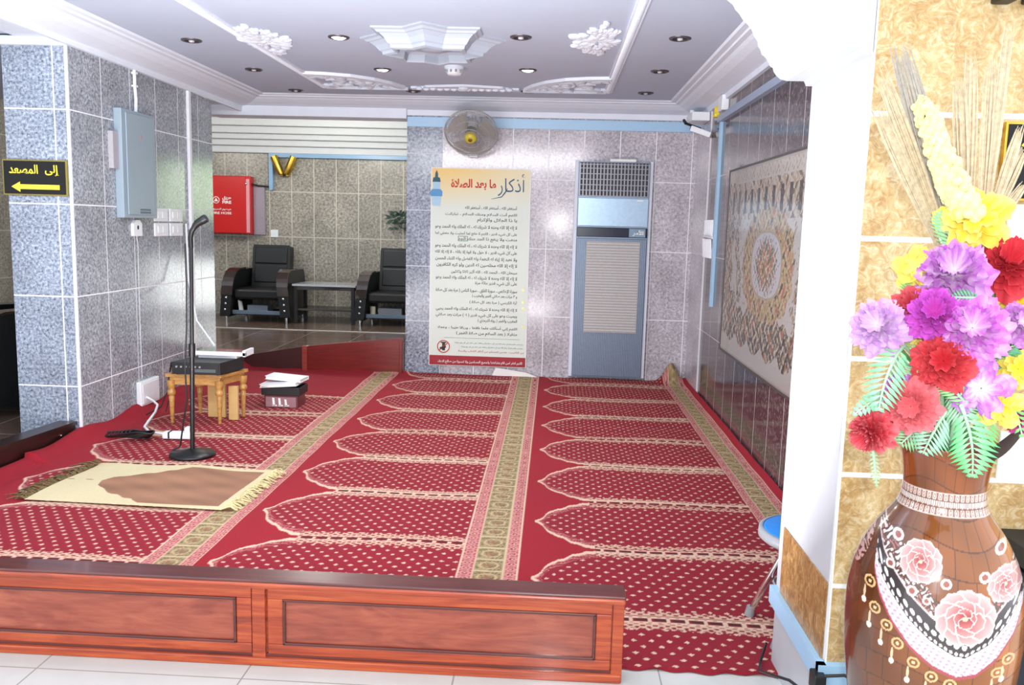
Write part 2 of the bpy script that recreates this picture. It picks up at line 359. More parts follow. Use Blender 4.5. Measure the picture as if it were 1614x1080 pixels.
# ================================================================== carpet
GOLDS = [(-1.515, -1.305), (-.325, -.095), (.955, 1.125)]
def polyline(s, pts):
    xs, ys = zip(*pts); return np.interp(s, xs, ys)
NICHE = [(0, 0), (.02, .022), (.035, .05), (.05, .105), (.065, .135), (.10, .175), (.12, .185), (.155, .235), (.18, .245), (.215, .272), (.24, .275), (.29, .302), (3, .302)]
CR, PK, RD, FD, DK, GD, OL = [nlin(c) for c in [(220, 188, 162), (206, 140, 134), (150, 14, 34), (138, 14, 36), (80, 20, 28), (158, 138, 100), (84, 72, 48)]]
def carpet_colour(x, y):
    col = np.empty(x.shape+(3,)); col[:] = RD
    def paint(m, c, a=1.0):
        a = np.clip(m.astype(float)*a, 0, 1)[..., None]; col[:] = col*(1-a)+np.asarray(c)*a
    cols = [(-2.555, -1.515, 4.586, .637), (-1.263, -.325, 3.03, .613), (-.045, .955, 3.02, .613)]
    for xt, xe, y0, per in cols:
        k = np.round((y-y0)/per); v = np.abs(y-y0-k*per)*(.613/per); s = x-xt
        inside = (s > -.02) & (x < xe)
        if xt < -2: inside &= (k < 3)
        w = polyline(np.clip(s, 0, 3), NICHE)
        line = inside & (np.abs(v-w) < .012+.004*(s > .2)) & (s < .30) & (s > 0)
        field = inside & (v < w) & (s > 0)
        paint(field, FD)
        # lattice of dots
        u = (x-xt)/.056; t = (y-y0)/.0375
        r = np.round(t); uu = u+.5*(np.mod(r, 2)); du = (uu-np.round(uu))*.056; dt = (t-r)*.0375
        dots = field & (np.abs(du)/.0105+np.abs(dt)/.009 < 1) & (w-v > .055)
        paint(dots, CR, .95)
        # lace inside the arch and along the bands
        q = w-v
        lace = field & (q > .012) & (q < .06)
        pat = (np.sin(2*PI*(x+.3*q)/.026)*np.sin(2*PI*q/.021+2*PI*x/.05)) > .0
        paint(lace & pat, PK, .85*np.clip(1.25-q[...]/.065, .25, 1))
        paint(line, CR, .95)
        band = inside & (s > .25)
        bb = .307-v                                                    # distance to the middle of the band
        ed_ = .066+.008*np.sin(2*PI*x/.03)
        paint(band & (bb < ed_), DK*.25+RD*.75)
        paint(band & (bb > .030) & (bb < ed_) & ((np.sin(2*PI*x/.040)*np.sin(2*PI*bb/.026+1)) > -.25), CR, .8)
        paint(band & (bb > .014) & (bb < .029), CR, .95)
        paint(band & (bb < .0095) & (np.mod(x, .062) < .044), DK)
        paint(band & (bb < .013) & (np.mod(x+.008, .062) > .048), CR, .9)
        paint(band & (bb > .019) & (bb < .024) & (np.mod(x+.02, .031) < .012), RD, .8)
    for x0, x1 in GOLDS:
        t = (x-x0)/(x1-x0); m = (t >= 0) & (t <= 1); a = np.abs(t-.5)*2
        paint(m, RD*.7+DK*.3)
        bz = m & (a > .50)
        bt = (a-.74)/.24; cy = np.mod(y, .052)/.052-.5
        d = np.hypot(bt*1.15, cy*2.0)
        paint(bz & (d < .92) & (d > .42), PK, .85); paint(bz & (d < .22), CR, .85)
        paint(bz & (np.abs(np.abs(cy)-.5) < .12) & (np.abs(bt) > .3), PK, .7)
        paint(m & (a > .945), CR, .85); paint(m & (a > .52) & (a < .555), PK, .8)
        g = m & (a < .52); paint(g, GD)
        seg = np.mod(y, .118)/.118-.5
        f1 = np.sin(2*PI*t*7.3+3*np.sin(2*PI*y/.118))*np.cos(2*PI*y/.0295+4*np.sin(5*PI*t))
        paint(g & (f1 > .12) & (a < .44), OL, .72)
        f2 = np.hypot((t-.5)/.16, seg/.3); paint(g & (np.abs(f2-.95) < .13), nlin((186, 160, 118))); paint(g & (f2 < .42), nlin((150, 96, 70)), .6)
        paint(g & (np.abs(np.abs(seg)-.5) < .05), nlin((196, 176, 138)))
        paint(g & (a > .46), nlin((196, 176, 138)))
    return col
xs = np.linspace(LX-.02, BX1-.01, 940)
ys = [2.405]
while ys[-1] < 7.3: ys.append(ys[-1]+max(.0048, .0042*(ys[-1]/2.4)**1.25))
ys = np.array(ys); X, Y = np.meshgrid(xs, ys)
Z = .012+.002*np.sin(X*9+Y*4)+.0015*np.sin(Y*13-X*5)
Z += .07*np.exp(-((X-LX)/.07)**2)*(.55+.45*np.sin(Y*5.0)**2)*(Y > 4.2)                       # rucked up against the pillar
Z += .035*np.exp(-((X-LX)/.06)**2)*(Y <= 4.2)
Z += .16*np.exp(-((X-1.03)/.07)**2-((Y-7.28)/.09)**2)                                        # turned-up corner at the far right
Z += .03*np.exp(-((X-BX1)/.035)**2)
Z += .02*np.exp(-((Y-7.29)/.05)**2)*(X < -1.2)*(1+.6*np.sin(X*22))
Xe = X.copy(); Ye = Y.copy()
Ye[0] += .006*np.sin(xs*60)+.005*np.sin(xs*23); Z[0] = .003
keep = Z
cc = carpet_colour(X, Y)
M['carpet'] = painted('carpet_pile', .95, .16, bump=.5, sc=420)
o = colour_mesh('prayer_carpet', np.stack([Xe, Ye, Z], -1), cc, len(xs), len(ys), M['carpet'])
tag(o, 'large red prayer carpet with rows of arched niches and gold strips covering the floor', 'carpet')

# ---- small beige rug
rx0, rx1, ry0, ry1 = -2.33, -1.415, 3.61, 4.235
u = np.linspace(0, 1, 300); v = np.linspace(0, 1, 200); U, V = np.meshgrid(u, v)
Xr = rx0+(rx1-rx0)*U+.03*(V-.5); Yr = ry0+(ry1-ry0)*V-.03*U
Zr = .0225+.006*np.sin(U*6+1)*np.sin(V*5)+.004*np.sin(U*14)*V
cr = np.empty(U.shape+(3,)); cr[:] = nlin((208, 194, 154))
def inrug(U, V):
    half = np.interp(U, [0, .195, .22, .25, .30, .36, .42, .50, .55, .965, .97], [0, 0, .10, .14, .22, .27, .31, .37, .43, .43, 0])
    return np.abs(V-.5) < half+.012*np.sin(U*60)*(U < .5)
nz = (np.sin(U*9+3*np.sin(V*7))+np.sin(U*23+V*31)+np.sin(V*17-U*5))/3
mk = inrug(U, V); cr[mk] = (nlin((150, 108, 82))*(1+.22*nz[..., None]))[mk]
root = thing('prayer_rug', 'small beige prayer rug with plain brown arched field lying on the red carpet', 'rug', ((rx0+rx1)/2, (ry0+ry1)/2, .014))
colour_mesh('rug_field', np.stack([Xr, Yr, Zr], -1), cr, 300, 200, painted('rug_weave', .95, .1, sc=250), root)
for side in (0, 1):
    b = MB()
    for k in range(90):
        t = (k+rng.random()*2.5)/92; y = ry0+(ry1-ry0)*t-.03*side
        x = (rx0 if side == 0 else rx1)+.03*(t-.5); s = -1 if side == 0 else 1
        L = .03+.10*rng.random()*abs(math.sin(k*.21+.6)) if side == 0 else .045+.04*rng.random()
        b.tube([(x, y, .024), (x+s*L*.5, y+.03*(rng.random()-.5), .028+.012*rng.random()), (x+s*L, y+.05*(rng.random()-.5), .02)], [.004, .0035, .002], 4)
    f = b.build('fringe', plain('olive_fringe', rgb(104, 88, 54), .9, var=.45, sc=60) if side == 0 else plain('pale_fringe', rgb(206, 190, 140), .9, var=.3, sc=60), root)
    f['label'] = 'dark tangled olive fringe' if side == 0 else 'short pale yellow fringe'
# ================================================================== Arabic lettering
TAB = {'ا':(0xFE8D,2),'أ':(0xFE83,2),'إ':(0xFE87,2),'آ':(0xFE81,2),'ب':(0xFE8F,4),'ة':(0xFE93,2),'ت':(0xFE95,4),'ث':(0xFE99,4),'ج':(0xFE9D,4),'ح':(0xFEA1,4),'خ':(0xFEA5,4),
 'د':(0xFEA9,2),'ذ':(0xFEAB,2),'ر':(0xFEAD,2),'ز':(0xFEAF,2),'س':(0xFEB1,4),'ش':(0xFEB5,4),'ص':(0xFEB9,4),'ض':(0xFEBD,4),'ط':(0xFEC1,4),'ظ':(0xFEC5,4),'ع':(0xFEC9,4),'غ':(0xFECD,4),
 'ف':(0xFED1,4),'ق':(0xFED5,4),'ك':(0xFED9,4),'ل':(0xFEDD,4),'م':(0xFEE1,4),'ن':(0xFEE5,4),'ه':(0xFEE9,4),'و':(0xFEED,2),'ى':(0xFEEF,2),'ي':(0xFEF1,4),'ئ':(0xFE89,4),'ء':(0xFE80,1),'ؤ':(0xFE85,2)}
LIG = {'ا':0xFEFB,'أ':0xFEF7,'إ':0xFEF9,'آ':0xFEF5}
def shape(s):
    out = []; i = 0; prev = False
    while i < len(s):
        c = s[i]
        if c not in TAB: out.append({'(': ')', ')': '('}.get(c, c)); prev = False; i += 1; continue
        if c == 'ل' and i+1 < len(s) and s[i+1] in LIG:
            out.append(chr(LIG[s[i+1]]+(1 if prev else 0))); prev = False; i += 2; continue
        b, n = TAB[c]; nx = n == 4 and i+1 < len(s) and s[i+1] in TAB and TAB[s[i+1]][1] > 1
        pv = prev and n > 1
        out.append(chr(b+((3 if nx else 1) if pv else (2 if nx else 0)))); prev = nx; i += 1
    return ''.join(reversed(out))
def text_geo(s, bold=0.0, arabic=True):
    """flat outlines of a line of lettering: vertices (size 1 em) and faces"""
    c = bpy.data.curves.new('lettering', 'FONT'); c.body = shape(s) if arabic else s; c.size = 1; c.offset = bold; c.resolution_u = 3
    o = bpy.data.objects.new('lettering', c); C.objects.link(o)
    dg = bpy.context.evaluated_depsgraph_get(); me = bpy.data.meshes.new_from_object(o.evaluated_get(dg))
    v = np.array([q.co[:] for q in me.vertices]); f = [tuple(p.vertices) for p in me.polygons]
    bpy.data.objects.remove(o); bpy.data.curves.remove(c); bpy.data.meshes.remove(me)
    return v, f
def put_text(b, s, x0, x1, zb, zt, plane, m=0, bold=0.0, arabic=True, fit=True, align='r'):
    """letters between x0..x1 and zb..zt; plane(u, w) -> world point"""
    v, f = text_geo(s, bold, arabic)
    if not len(v): return
    lo, hi = v.min(0), v.max(0); w, h = hi[0]-lo[0], hi[1]-lo[1]
    sy = (zt-zb)/h; sx = (x1-x0)/w if fit else sy
    xx = x0 if fit or align == 'l' else x1-w*sx
    b.add([plane(xx+(p[0]-lo[0])*sx, zb+(p[1]-lo[1])*sy) for p in v], f, False, m)

# ================================================================== low wooden partitions
root = thing('low_partition', 'long low red varnished wood partition with two recessed panels at the front edge of the carpet', 'partition', (-1.3, 2.38, 0))
xa, xb, yf, yb = -3.0, .232, 2.335, 2.40
MB().box(xa, xb, yf+.006, yb, .012, .245).build('body', M['wood'], root, .003)
MB().box(xa, xb+.006, yf-.010, yb+.012, .250, .263).build('cap_rail', M['woodtop'], root, .004)
MB().box(xa, xb+.004, yf-.015, yf+.004, .238, .256).build('cap_bead', M['wood'], root, .006)
MB().box(xa, xb, yf-.012, yf+.01, 0, .026).build('plinth', M['wood'], root, .004)
MB().box(xa, xb, yf-.002, yf+.012, .026, .036).build('shadow_gap', M['woodtop'], root)
for (p0, p1) in ((-2.95, -.848), (-.80, .20)):
    b = MB()
    zt, zb = .238, .030
    b.box(p0, p1, yf-.004, yf+.01, .205, zt); b.box(p0, p1, yf-.004, yf+.01, zb+.005, .066)
    b.box(p0, p0+.045, yf-.004, yf+.01, .066, .205); b.box(p1-.045, p1, yf-.004, yf+.01, .066, .205)
    f = b.build('panel_frame', M['wood'], root, .003)
    MB().box(p0+.045, p1-.045, yf+.002, yf+.01, .066, .205).build('recessed_panel', M['woodpanel'], f)
    b = MB()
    for (u0, u1, w0, w1) in ((p0+.045, p1-.045, .198, .206), (p0+.045, p1-.045, .065, .073), (p0+.045, p0+.053, .066, .205), (p1-.053, p1-.045, .066, .205)): b.box(u0, u1, yf-.007, yf+.006, w0, w1)
    b.build('panel_bead', M['woodtop'], f, .002)
MB().box(-.846, -.806, yf-.008, yf+.012, .02, .245).build('post', M['wood'], root, .004)
MB().box(xb-.03, xb+.002, yf-.006, yb, .0, .245).build('end_post', M['wood'], root, .003)

root = thing('low_partition', 'low near-black wood partition running from the granite pillar along the left carpet edge', 'partition', (-2.74, 4.0, 0))
b = MB().prism([(2.45, .0), (4.70, .0), (4.70, .10), (4.05, .125), (2.45, .2)], 'x', -2.80, -2.725); b.build('body', M['wooddark'], root, .006)
b = MB().prism([(2.45, .2), (4.05, .125), (4.70, .10), (4.70, .118), (4.05, .145), (2.45, .222)], 'x', -2.815, -2.712); b.build('cap_rail', M['wooddark'], root, .006)
MB().ball((-2.722, 4.55, .07), .006, 6).build('screw', M['chrome'], root)
root = thing('low_partition', 'deep red wood partition across the opening to the brown tiled hall', 'partition', (-1.95, 7.25, 0))
MB().prism([(-2.11, 0), (-1.272, 0), (-1.272, .318), (-1.66, .275), (-2.11, .222)], 'y', 7.24, 7.28).build('panel', M['woodhall'], root, .004)
o = MB().prism([(-2.74, 0), (-2.13, 0), (-2.13, .218), (-2.72, .112)], 'y', 7.24, 7.27).build('side_panel', M['woodhalldark'], root, .004); o['label'] = 'dark shaded left panel'
MB().box(-2.145, -2.10, 7.21, 7.27, 0, .226).build('post', wood('pinkish_wood_post', rgb(120, 40, 36), rgb(150, 60, 54), rgb(170, 80, 70)), root, .004)
MB().box(-1.30, -1.274, 7.225, 7.26, 0, .30).build('end_post', M['woodhall'], root, .003)

# ================================================================== microphone on its stand
mx, my = -1.93, 4.45
root = thing('microphone_stand', 'tall black microphone stand with round base standing on the red carpet by the beige rug', 'microphone stand', (mx, my, .012))
MB().lathe([(.001, .014), (.115, .014), (.122, .020), (.118, .030), (.05, .042), (.02, .052), (.001, .052)], (mx, my, 0), 40).build('base', M['black'], root)
MB().tube([(mx, my, .04), (mx+.012, my, .62)], .0125, 12).tube([(mx+.011, my, .56), (mx+.012, my, .63)], .017, 12).build('lower_pole', M['black'], root)
MB().tube([(mx+.012, my, .60), (mx+.02, my, 1.15)], .010, 12).build('upper_pole', M['black'], root)
pth = [(mx+.02, my, 1.14), (mx+.018, my, 1.19), (mx+.024, my, 1.225), (mx+.042, my, 1.252)]
MB().tube(pth, [.012, .013, .014, .014], 12).build('gooseneck', M['black'], root)
MB().tube([(mx+.036, my, 1.245), (mx+.055, my, 1.268), (mx+.092, my, 1.29)], [.014, .019, .022], 14).build('microphone', M['blackplastic'], root)
MB().tube([(mx+.085, my, 1.286), (mx+.105, my, 1.298)], [.023, .021], 14).build('grille', plain('grey_mesh_grille', rgb(60, 62, 64), .4, .7, var=.5, sc=700), root)

# cable hanging down the stand
b = MB().tube([(mx-.012, my, 1.16), (mx-.012, my+.005, .95), (mx-.02, my+.01, .7), (mx-.03, my, .5), (mx-.028, my+.01, .32), (mx-.06, my+.02, .16), (mx-.09, my+.05, .05), (mx-.13, my+.03, .024), (mx-.10, my-.04, .022), (mx-.06, my-.1, .022)], .0045, 6)
tag(b.build('microphone_cable', M['blackplastic'], origin=(mx, my, .02)), 'thin black cable hanging beside the microphone pole', 'cable')

# ================================================================== gilded table with amplifier
TL = [(-2.363, 5.163), (-2.064, 5.177), (-1.995, 5.40), (-2.30, 5.44)]
cx, cy = -2.18, 5.30
root = thing('side_table', 'small gilded wood table with turned legs beside the granite pillar', 'table', (cx, cy, .012))
def inset(k): return [(cx+(x-cx)*k, cy+(y-cy)*k) for x, y in TL]
b = MB().prism(inset(1.17), 'z', .312, .330); b.build('tabletop', M['gold'], root, .006)
MB().prism(inset(1.05), 'z', .262, .312).build('apron', M['gold'], root, .004)
for (x, y) in TL:
    pr = [(.001, .012), (.010, .012), (.012, .022), (.008, .034), (.014, .045), (.011, .055), (.012, .062), (.016, .15), (.018, .185), (.013, .19), (.024, .198), (.026, .212), (.022, .226), (.015, .232), (.022, .24), (.026, .265), (.026, .29)]
    MB().lathe(pr, (x, y, 0), 16).build('leg', M['gold'], root)
# amplifier
root = thing('amplifier', 'flat black amplifier box on top of the small gilded table', 'amplifier', (-2.16, 5.27, .330))
e = [(-2.335, 5.11), (-2.035, 5.12), (-1.985, 5.40), (-2.275, 5.43)]
MB().prism(e, 'z', .336, .412).build('case', M['blackplastic'], root, .004)
b = MB().prism([(-2.329, 5.1045), (-2.041, 5.1145), (-2.041, 5.118), (-2.329, 5.108)], 'z', .343, .405)
b.build('front_panel', M['black'], root)
for k in range(6):
    t = .1+k*.1; x = -2.329+.288*t; y = 5.1045+.01*t
    MB().tube([(x, y-.008, .385), (x, y+.002, .385)], .006, 10).build('knob', M['greypl'], root)
MB().prism([(-2.20, 5.108), (-2.06, 5.113), (-2.06, 5.115), (-2.20, 5.110)], 'z', .352, .372).build('display', plain('grey_display', rgb(90, 98, 100), .2), root)
for x, y in [(-2.31, 5.14), (-2.06, 5.15), (-2.02, 5.37), (-2.26, 5.39)]: MB().lathe([(.001, .330), (.01, .330), (.01, .337)], (x, y, 0), 10).build('foot', M['blackplastic'], root)
# glass plate with white rim lying on the amplifier
root = thing('document_tray', 'clear flat tray with a white front edge lying on the black amplifier', 'tray', (-2.12, 5.35, .412))
g = NT('clear_plastic'); g.set(Base_Color=rgb(210, 224, 220), Roughness=.08, Transmission_Weight=.9, IOR=1.3)
MB().box(-2.27, -1.945, 5.30, 5.44, .440, .452).build('lid', g.m, root, .002)
MB().box(-2.27, -1.935, 5.285, 5.302, .432, .456).box(-1.955, -1.935, 5.285, 5.44, .428, .468).box(-2.25, -2.0, 5.31, 5.43, .412, .434).build('rim', M['whitepl'], root, .002)

# cartons under the table
tag(MB().box(-2.215, -2.10, 5.36, 5.385, .014, .235).build('cardboard_box', M['card'], bevel=.002), 'narrow tan cardboard piece under the gilded table, left one', 'cardboard')
tag(MB().box(-2.055, -1.995, 5.30, 5.325, .014, .235).build('cardboard_box', M['card'], bevel=.002), 'narrow tan cardboard piece under the gilded table, right one by the front leg', 'cardboard')

# power strip and leads
root = thing('power_strip', 'white power strip lying on the carpet behind the microphone base', 'power strip', (-2.16, 4.80, .016))
Mz = Matrix.Translation((-2.16, 4.79, 0)) @ Matrix.Rotation(.05, 4, 'Z')
MB().box(-.085, .085, -.03, .03, .016, .055, M=Mz).build('body', M['whitepl'], root, .008)
MB().box(-.05, -.04, -.034, .034, .02, .058, M=Mz).build('strap', M['blackplastic'], root, .003)
MB().box(.045, .075, -.026, .026, .05, .085, M=Mz).build('plug', M['whitepl'], root, .003)
b = MB().tube([(-2.665, 5.43, .12), (-2.60, 5.40, .10), (-2.53, 5.32, .09), (-2.49, 5.2, .07), (-2.46, 5.05, .05), (-2.44, 4.95, .035), (-2.36, 4.85, .03), (-2.25, 4.80, .035)], .008, 8)
tag(b.build('power_lead', M['whitepl']), 'white lead curving from the wall box to the power strip', 'cable')
b = MB().tube([(-2.33, 5.25, .38), (-2.42, 5.3, .36), (-2.45, 5.33, .30), (-2.44, 5.32, .22), (-2.49, 5.34, .14), (-2.50, 5.3, .08), (-2.55, 5.2, .05)], .004, 6).tube([(-2.33, 5.3, .37), (-2.46, 5.38, .36), (-2.48, 5.38, .26), (-2.46, 5.36, .16), (-2.42, 5.2, .08)], .004, 6)
tag(b.build('amplifier_lead', M['blackplastic']), 'thin black leads hanging behind the amplifier', 'cable')
b = MB()
for k in range(8):
    c0 = (-2.47+.02*k, 4.80-.015*k, .022+.007*k); R = .125-.009*k
    b.tube([(c0[0]+R*math.cos(a)*1.15, c0[1]+R*.55*math.sin(a), c0[2]+.005*math.sin(3*a)) for a in np.linspace(0, 2*PI, 28)], .0045, 6)
tag(b.build('cable_coil', M['blackplastic']), 'heap of black cable coiled on the carpet against the pillar', 'cable')

# plastic bin with books
bx, by = -1.845, 5.78
root = thing('storage_bin', 'small open plastic bin holding papers on the carpet near the gilded table', 'bin', (bx, by, .012))
b = MB()
def tray(b, x0, x1, y0, y1, z0, z1, t, k):
    b.box(x0+k, x1-k, y0+k, y1-k, z0, z0+t); b.box(x0, x1, y0, y0+t, z0, z1); b.box(x0, x1, y1-t, y1, z0, z1); b.box(x0, x0+t, y0, y1, z0, z1); b.box(x1-t, x1, y0, y1, z0, z1)
tray(b, bx-.135, bx+.135, by-.08, by+.11, .10, .158, .006, 0); b.build('rim', M['blackplastic'], root, .004)
b = MB(); tray(b, bx-.118, bx+.118, by-.068, by+.10, .014, .12, .005, 0); b.build('body', plain('smoky_maroon_plastic', rgb(112, 58, 64), .3, var=.1), root, .004)
MB().box(bx-.105, bx+.105, by-.074, by-.069, .018, .088).build('front_label', plain('greyed_label', rgb(150, 112, 118), .5), root)
b = MB()
for k, (u, h) in enumerate(((-.05, .052), (-.008, .05), (.035, .042))):
    b.prism([(bx+u-.006, .03), (bx+u+.010, .028), (bx+u+.004, .03+h), (bx+u-.010, .032+h)], 'y', by-.077, by-.0745); b.box(bx+u-.008, bx+u+.022, by-.077, by-.0745, .026, .034)
b.build('lettering', M['inkwhite'], root)
for k, (M4, lab) in enumerate(((Matrix.Translation((bx-.015, by-.01, .160)) @ Matrix.Rotation(-.03, 4, 'Z') @ Matrix.Rotation(-.08, 4, 'Y'), 'white book lying across the storage bin, lower one'), (Matrix.Translation((bx+.005, by+.05, .192)) @ Matrix.Rotation(-.1, 4, 'Z') @ Matrix.Rotation(.05, 4, 'Y'), 'white book lying across the storage bin, upper one at the back'))):
    root = thing('book', lab, 'book', M4.translation, 'books on the storage bin')
    MB().box(-.125, .125, -.07, .07, .003, .021, M=M4).build('pages', M['paper'], root)
    MB().box(-.13, .13, -.075, .075, 0, .003, M=M4).box(-.13, .13, -.075, .075, .021, .024, M=M4).box(-.13, .13, .072, .076, 0, .024, M=M4).build('cover', M['whitepl'], root)

# ================================================================== on the granite pillar
fx = LX
def side(u, w): return (fx+.004, u, w)
# direction sign on the front face
root = thing('direction_sign', 'black rectangular sign with yellow Arabic lettering and arrow on the left granite pillar', 'sign', (-2.89, LY0, 1.40))
sx0, sx1, sz0, sz1, sy = -3.072, -2.705, 1.396, 1.592, LY0-.018
MB().box(sx0, sx1, sy, LY0-.001, sz0, sz1).build('board', plain('olive_gilt_edge', rgb(132, 118, 50), .5), root, .002)
MB().box(sx0+.008, sx1-.008, sy-.002, sy+.002, sz0+.008, sz1-.008).build('face', M['signblack'], root)
b = MB(); pl = lambda u, w: (u, sy-.004, w)
put_text(b, 'إلى', sx0+.245, sx0+.327, sz0+.108, sz0+.168, pl, bold=.02); put_text(b, 'المصعد', sx0+.04, sx0+.205, sz0+.118, sz0+.168, pl, bold=.02)
b.build('lettering', M['yellow'], root)
b = MB().add([(sx0+.325, sy-.004, sz0+.034), (sx0+.325, sy-.004, sz0+.06), (sx0+.1, sy-.004, sz0+.06), (sx0+.1, sy-.004, sz0+.075), (sx0+.05, sy-.004, sz0+.047), (sx0+.1, sy-.004, sz0+.018), (sx0+.1, sy-.004, sz0+.034)], [(0, 1, 2, 3, 4, 5, 6)])
b.build('arrow', M['yellow'], root)
# distribution panel
root = thing('distribution_panel', 'tall pale grey electrical panel mounted on the side of the granite pillar', 'panel', (fx+.03, 5.41, 1.28))
MB().box(fx, fx+.05, 5.19, 5.63, 1.285, 1.945).build('box', M['steel'], root, .004)
MB().box(fx+.05, fx+.058, 5.235, 5.585, 1.305, 1.925).build('door', M['steel'], root, .003)
MB().box(fx+.058, fx+.0595, 5.38, 5.52, 1.315, 1.327).box(fx+.058, fx+.0595, 5.38, 5.52, 1.333, 1.344).build('plate', plain('dark_grey_plate', rgb(96, 108, 118), .5), root)
MB().ball((fx+.058, 5.42, 1.79), .016, 8, sq=(.12, 1, 1)).build('stain', plain('faded_red_seal', rgb(176, 150, 150), .6), root)
# conduits
b = MB().tube([(fx+.012, 5.45, 2.245), (fx+.012, 5.45, 2.12), (fx+.012, 5.46, 2.03), (fx+.018, 5.44, 1.94)], .011, 8)
for z in (2.19, 2.11): b.box(fx, fx+.026, 5.435, 5.468, z-.006, z+.006)
tag(b.build('conduit', M['whitepl']), 'short white conduit rising from the grey panel to the beam', 'conduit')
tag(MB().box(fx, fx+.022, 6.235, 6.275, 0, 2.245).build('conduit', M['whitepl'], bevel=.003), 'straight white full-height conduit on the side of the granite pillar', 'conduit')
tag(MB().tube([(fx+.01, 5.46, 2.225), (fx+.012, 5.7, 2.215), (fx+.01, 5.85, 2.222), (fx+.014, 6.1, 2.206), (fx+.01, 6.3, 2.215), (fx+.012, 6.55, 2.20), (fx+.01, 6.69, 2.212)], .006, 6).build('cable', M['whitepl']), 'thin white cable sagging along the top of the granite pillar', 'cable')
tag(MB().tube([(fx+.03, 6.12, 1.25), (-2.6, 6.0, .85), (-2.42, 5.7, .6), (-2.2, 5.45, .47)], .007, 6).build('cable', M['whitepl']), 'white cable slanting from the wall down to the tray on the amplifier', 'cable')
# switch plates
for i, (y0, lab1) in enumerate(((5.675, 'left'), (5.905, 'right'))):
    for j, (z0, lab2) in enumerate(((1.265, 'upper'), (1.165, 'lower'))):
        root = thing('switch_plate', 'white square switch plate on the granite pillar, %s %s one of four' % (lab2, lab1), 'switch', (fx, y0+.1, z0), 'switch plates on the granite pillar')
        MB().box(fx, fx+.012, y0, y0+.20, z0, z0+.09).build('plate', M['whitepl'], root, .003)
        for k in range(2): MB().box(fx+.012, fx+.017, y0+.035+.07*k, y0+.095+.07*k, z0+.022, z0+.068).build('rocker', M['whitepl'], root, .002)
root = thing('wall_socket', 'small white thermostat with dark keyhole mounted under the grey panel', 'control', (fx, 5.42, 1.165))
MB().prism([(5.365, 1.17), (5.475, 1.17), (5.475, 1.25), (5.445, 1.272), (5.395, 1.272), (5.365, 1.25)], 'x', fx, fx+.02).build('case', M['whitepl'], root, .003)
MB().ball((fx+.02, 5.42, 1.225), .012, 8, sq=(.2, 1, 1.2)).build('dial', M['blackplastic'], root)
MB().tube([(fx+.01, 5.42, 1.172), (fx+.012, 5.415, 1.155), (fx+.004, 5.44, 1.12), (fx+.004, 5.435, .6), (fx+.004, 5.44, .24)], .002, 6).build('wire', M['whitepl'], root)
root = thing('socket_box', 'white plastic socket box low on the granite pillar near the carpet', 'socket', (fx, 5.50, .07))
MB().box(fx, fx+.035, 5.36, 5.62, .06, .225).build('case', M['whitepl'], root, .006)
MB().box(fx+.035, fx+.04, 5.375, 5.605, .075, .21).build('cover', M['whitepl'], root, .003)
tag(MB().box(fx-.002, fx+.03, 5.12, 5.192, 1.58, 1.80).build('junction_box', plain('pinkish_grey_plastic', rgb(176, 172, 178), .5)), 'narrow pinkish grey box just left of the grey electrical panel', 'box')
# ================================================================== back wall: poster
py_ = BY-.012
def pw(px, pyy): q = at(px, pyy, 'y', py_); return q.x, q.z
ux0, ux1, wz0, wz1 = -1.062, -.212, .078, 1.772
root = thing('wall_poster', 'tall pale poster of Arabic prayers with yellow top on the back wall', 'poster', ((ux0+ux1)/2, BY, wz0))
U, V = np.meshgrid(np.linspace(0, 1, 60), np.linspace(0, 1, 160))
pc = np.empty(U.shape+(3,)); base = np.array([222, 232, 222.]); 
top = np.clip((V-.80)/.2, 0, 1)[..., None]; left = (.35+.65*np.exp(-((U-.05)/.6)**2))[..., None]
pc = base*(1-top*left)+np.array([242, 200, 110.])*top*left
edge = ((U < .012) | (U > .988) | (V > .995))[..., None]; pc = np.where(edge, 238, pc)
colour_mesh('sheet', np.stack([ux0+(ux1-ux0)*U, np.full(U.shape, py_), wz0+(wz1-wz0)*V], -1), nlin(pc), 60, 160, painted('poster_sheet', .45), root)
MB().box(ux0, ux1, py_+.001, BY+.001, wz0, wz1).build('backing', M['paper'], root)
MB().box(ux0+.006, ux1-.006, py_-.001, py_+.001, wz0+.004, wz0+.088).build('foot_strip', M['strip'], root)
pl = lambda u, w: (u, py_-.0022, w)
b = MB()
L = ['أستغفر الله ، أستغفر الله ، أستغفر الله', 'اللهم أنت السلام ومنك السلام ، تباركت', 'يا ذا الجلال والإكرام',
 'لا إله إلا الله وحده لا شريك له ، له الملك وله الحمد وهو', 'على كل شيء قدير ، اللهم لا مانع لما أعطيت ولا معطي لما', 'منعت ولا ينفع ذا الجد منك الجد',
 'لا إله إلا الله وحده لا شريك له ، له الملك وله الحمد وهو', 'على كل شيء قدير ، لا حول ولا قوة إلا بالله ، لا إله إلا الله', 'ولا نعبد إلا إياه له النعمة وله الفضل وله الثناء الحسن',
 'لا إله إلا الله مخلصين له الدين ولو كره الكافرون', 'سبحان الله ، الحمد لله ، الله أكبر ثلاثا وثلاثين', 'لا إله إلا الله وحده لا شريك له ، له الملك وله الحمد وهو', 'على كل شيء قدير مائة مرة',
 'سورة الإخلاص ، سورة الفلق ، سورة الناس ( مرة بعد كل صلاة', 'و ٣ مرات بعد صلاتي الفجر والمغرب )', 'آية الكرسي ( مرة بعد كل صلاة )', 'لا إله إلا الله وحده لا شريك له ، له الملك وله الحمد يحيي',
 'ويميت وهو على كل شيء قدير ( ١٠ ) مرات بعد صلاتي', 'المغرب والفجر ( رواه الترمذي )', 'اللهم إني أسألك علما نافعا ، ورزقا طيبا ، وعملا', 'متقبلا ( بعد السلام من صلاة الفجر )']
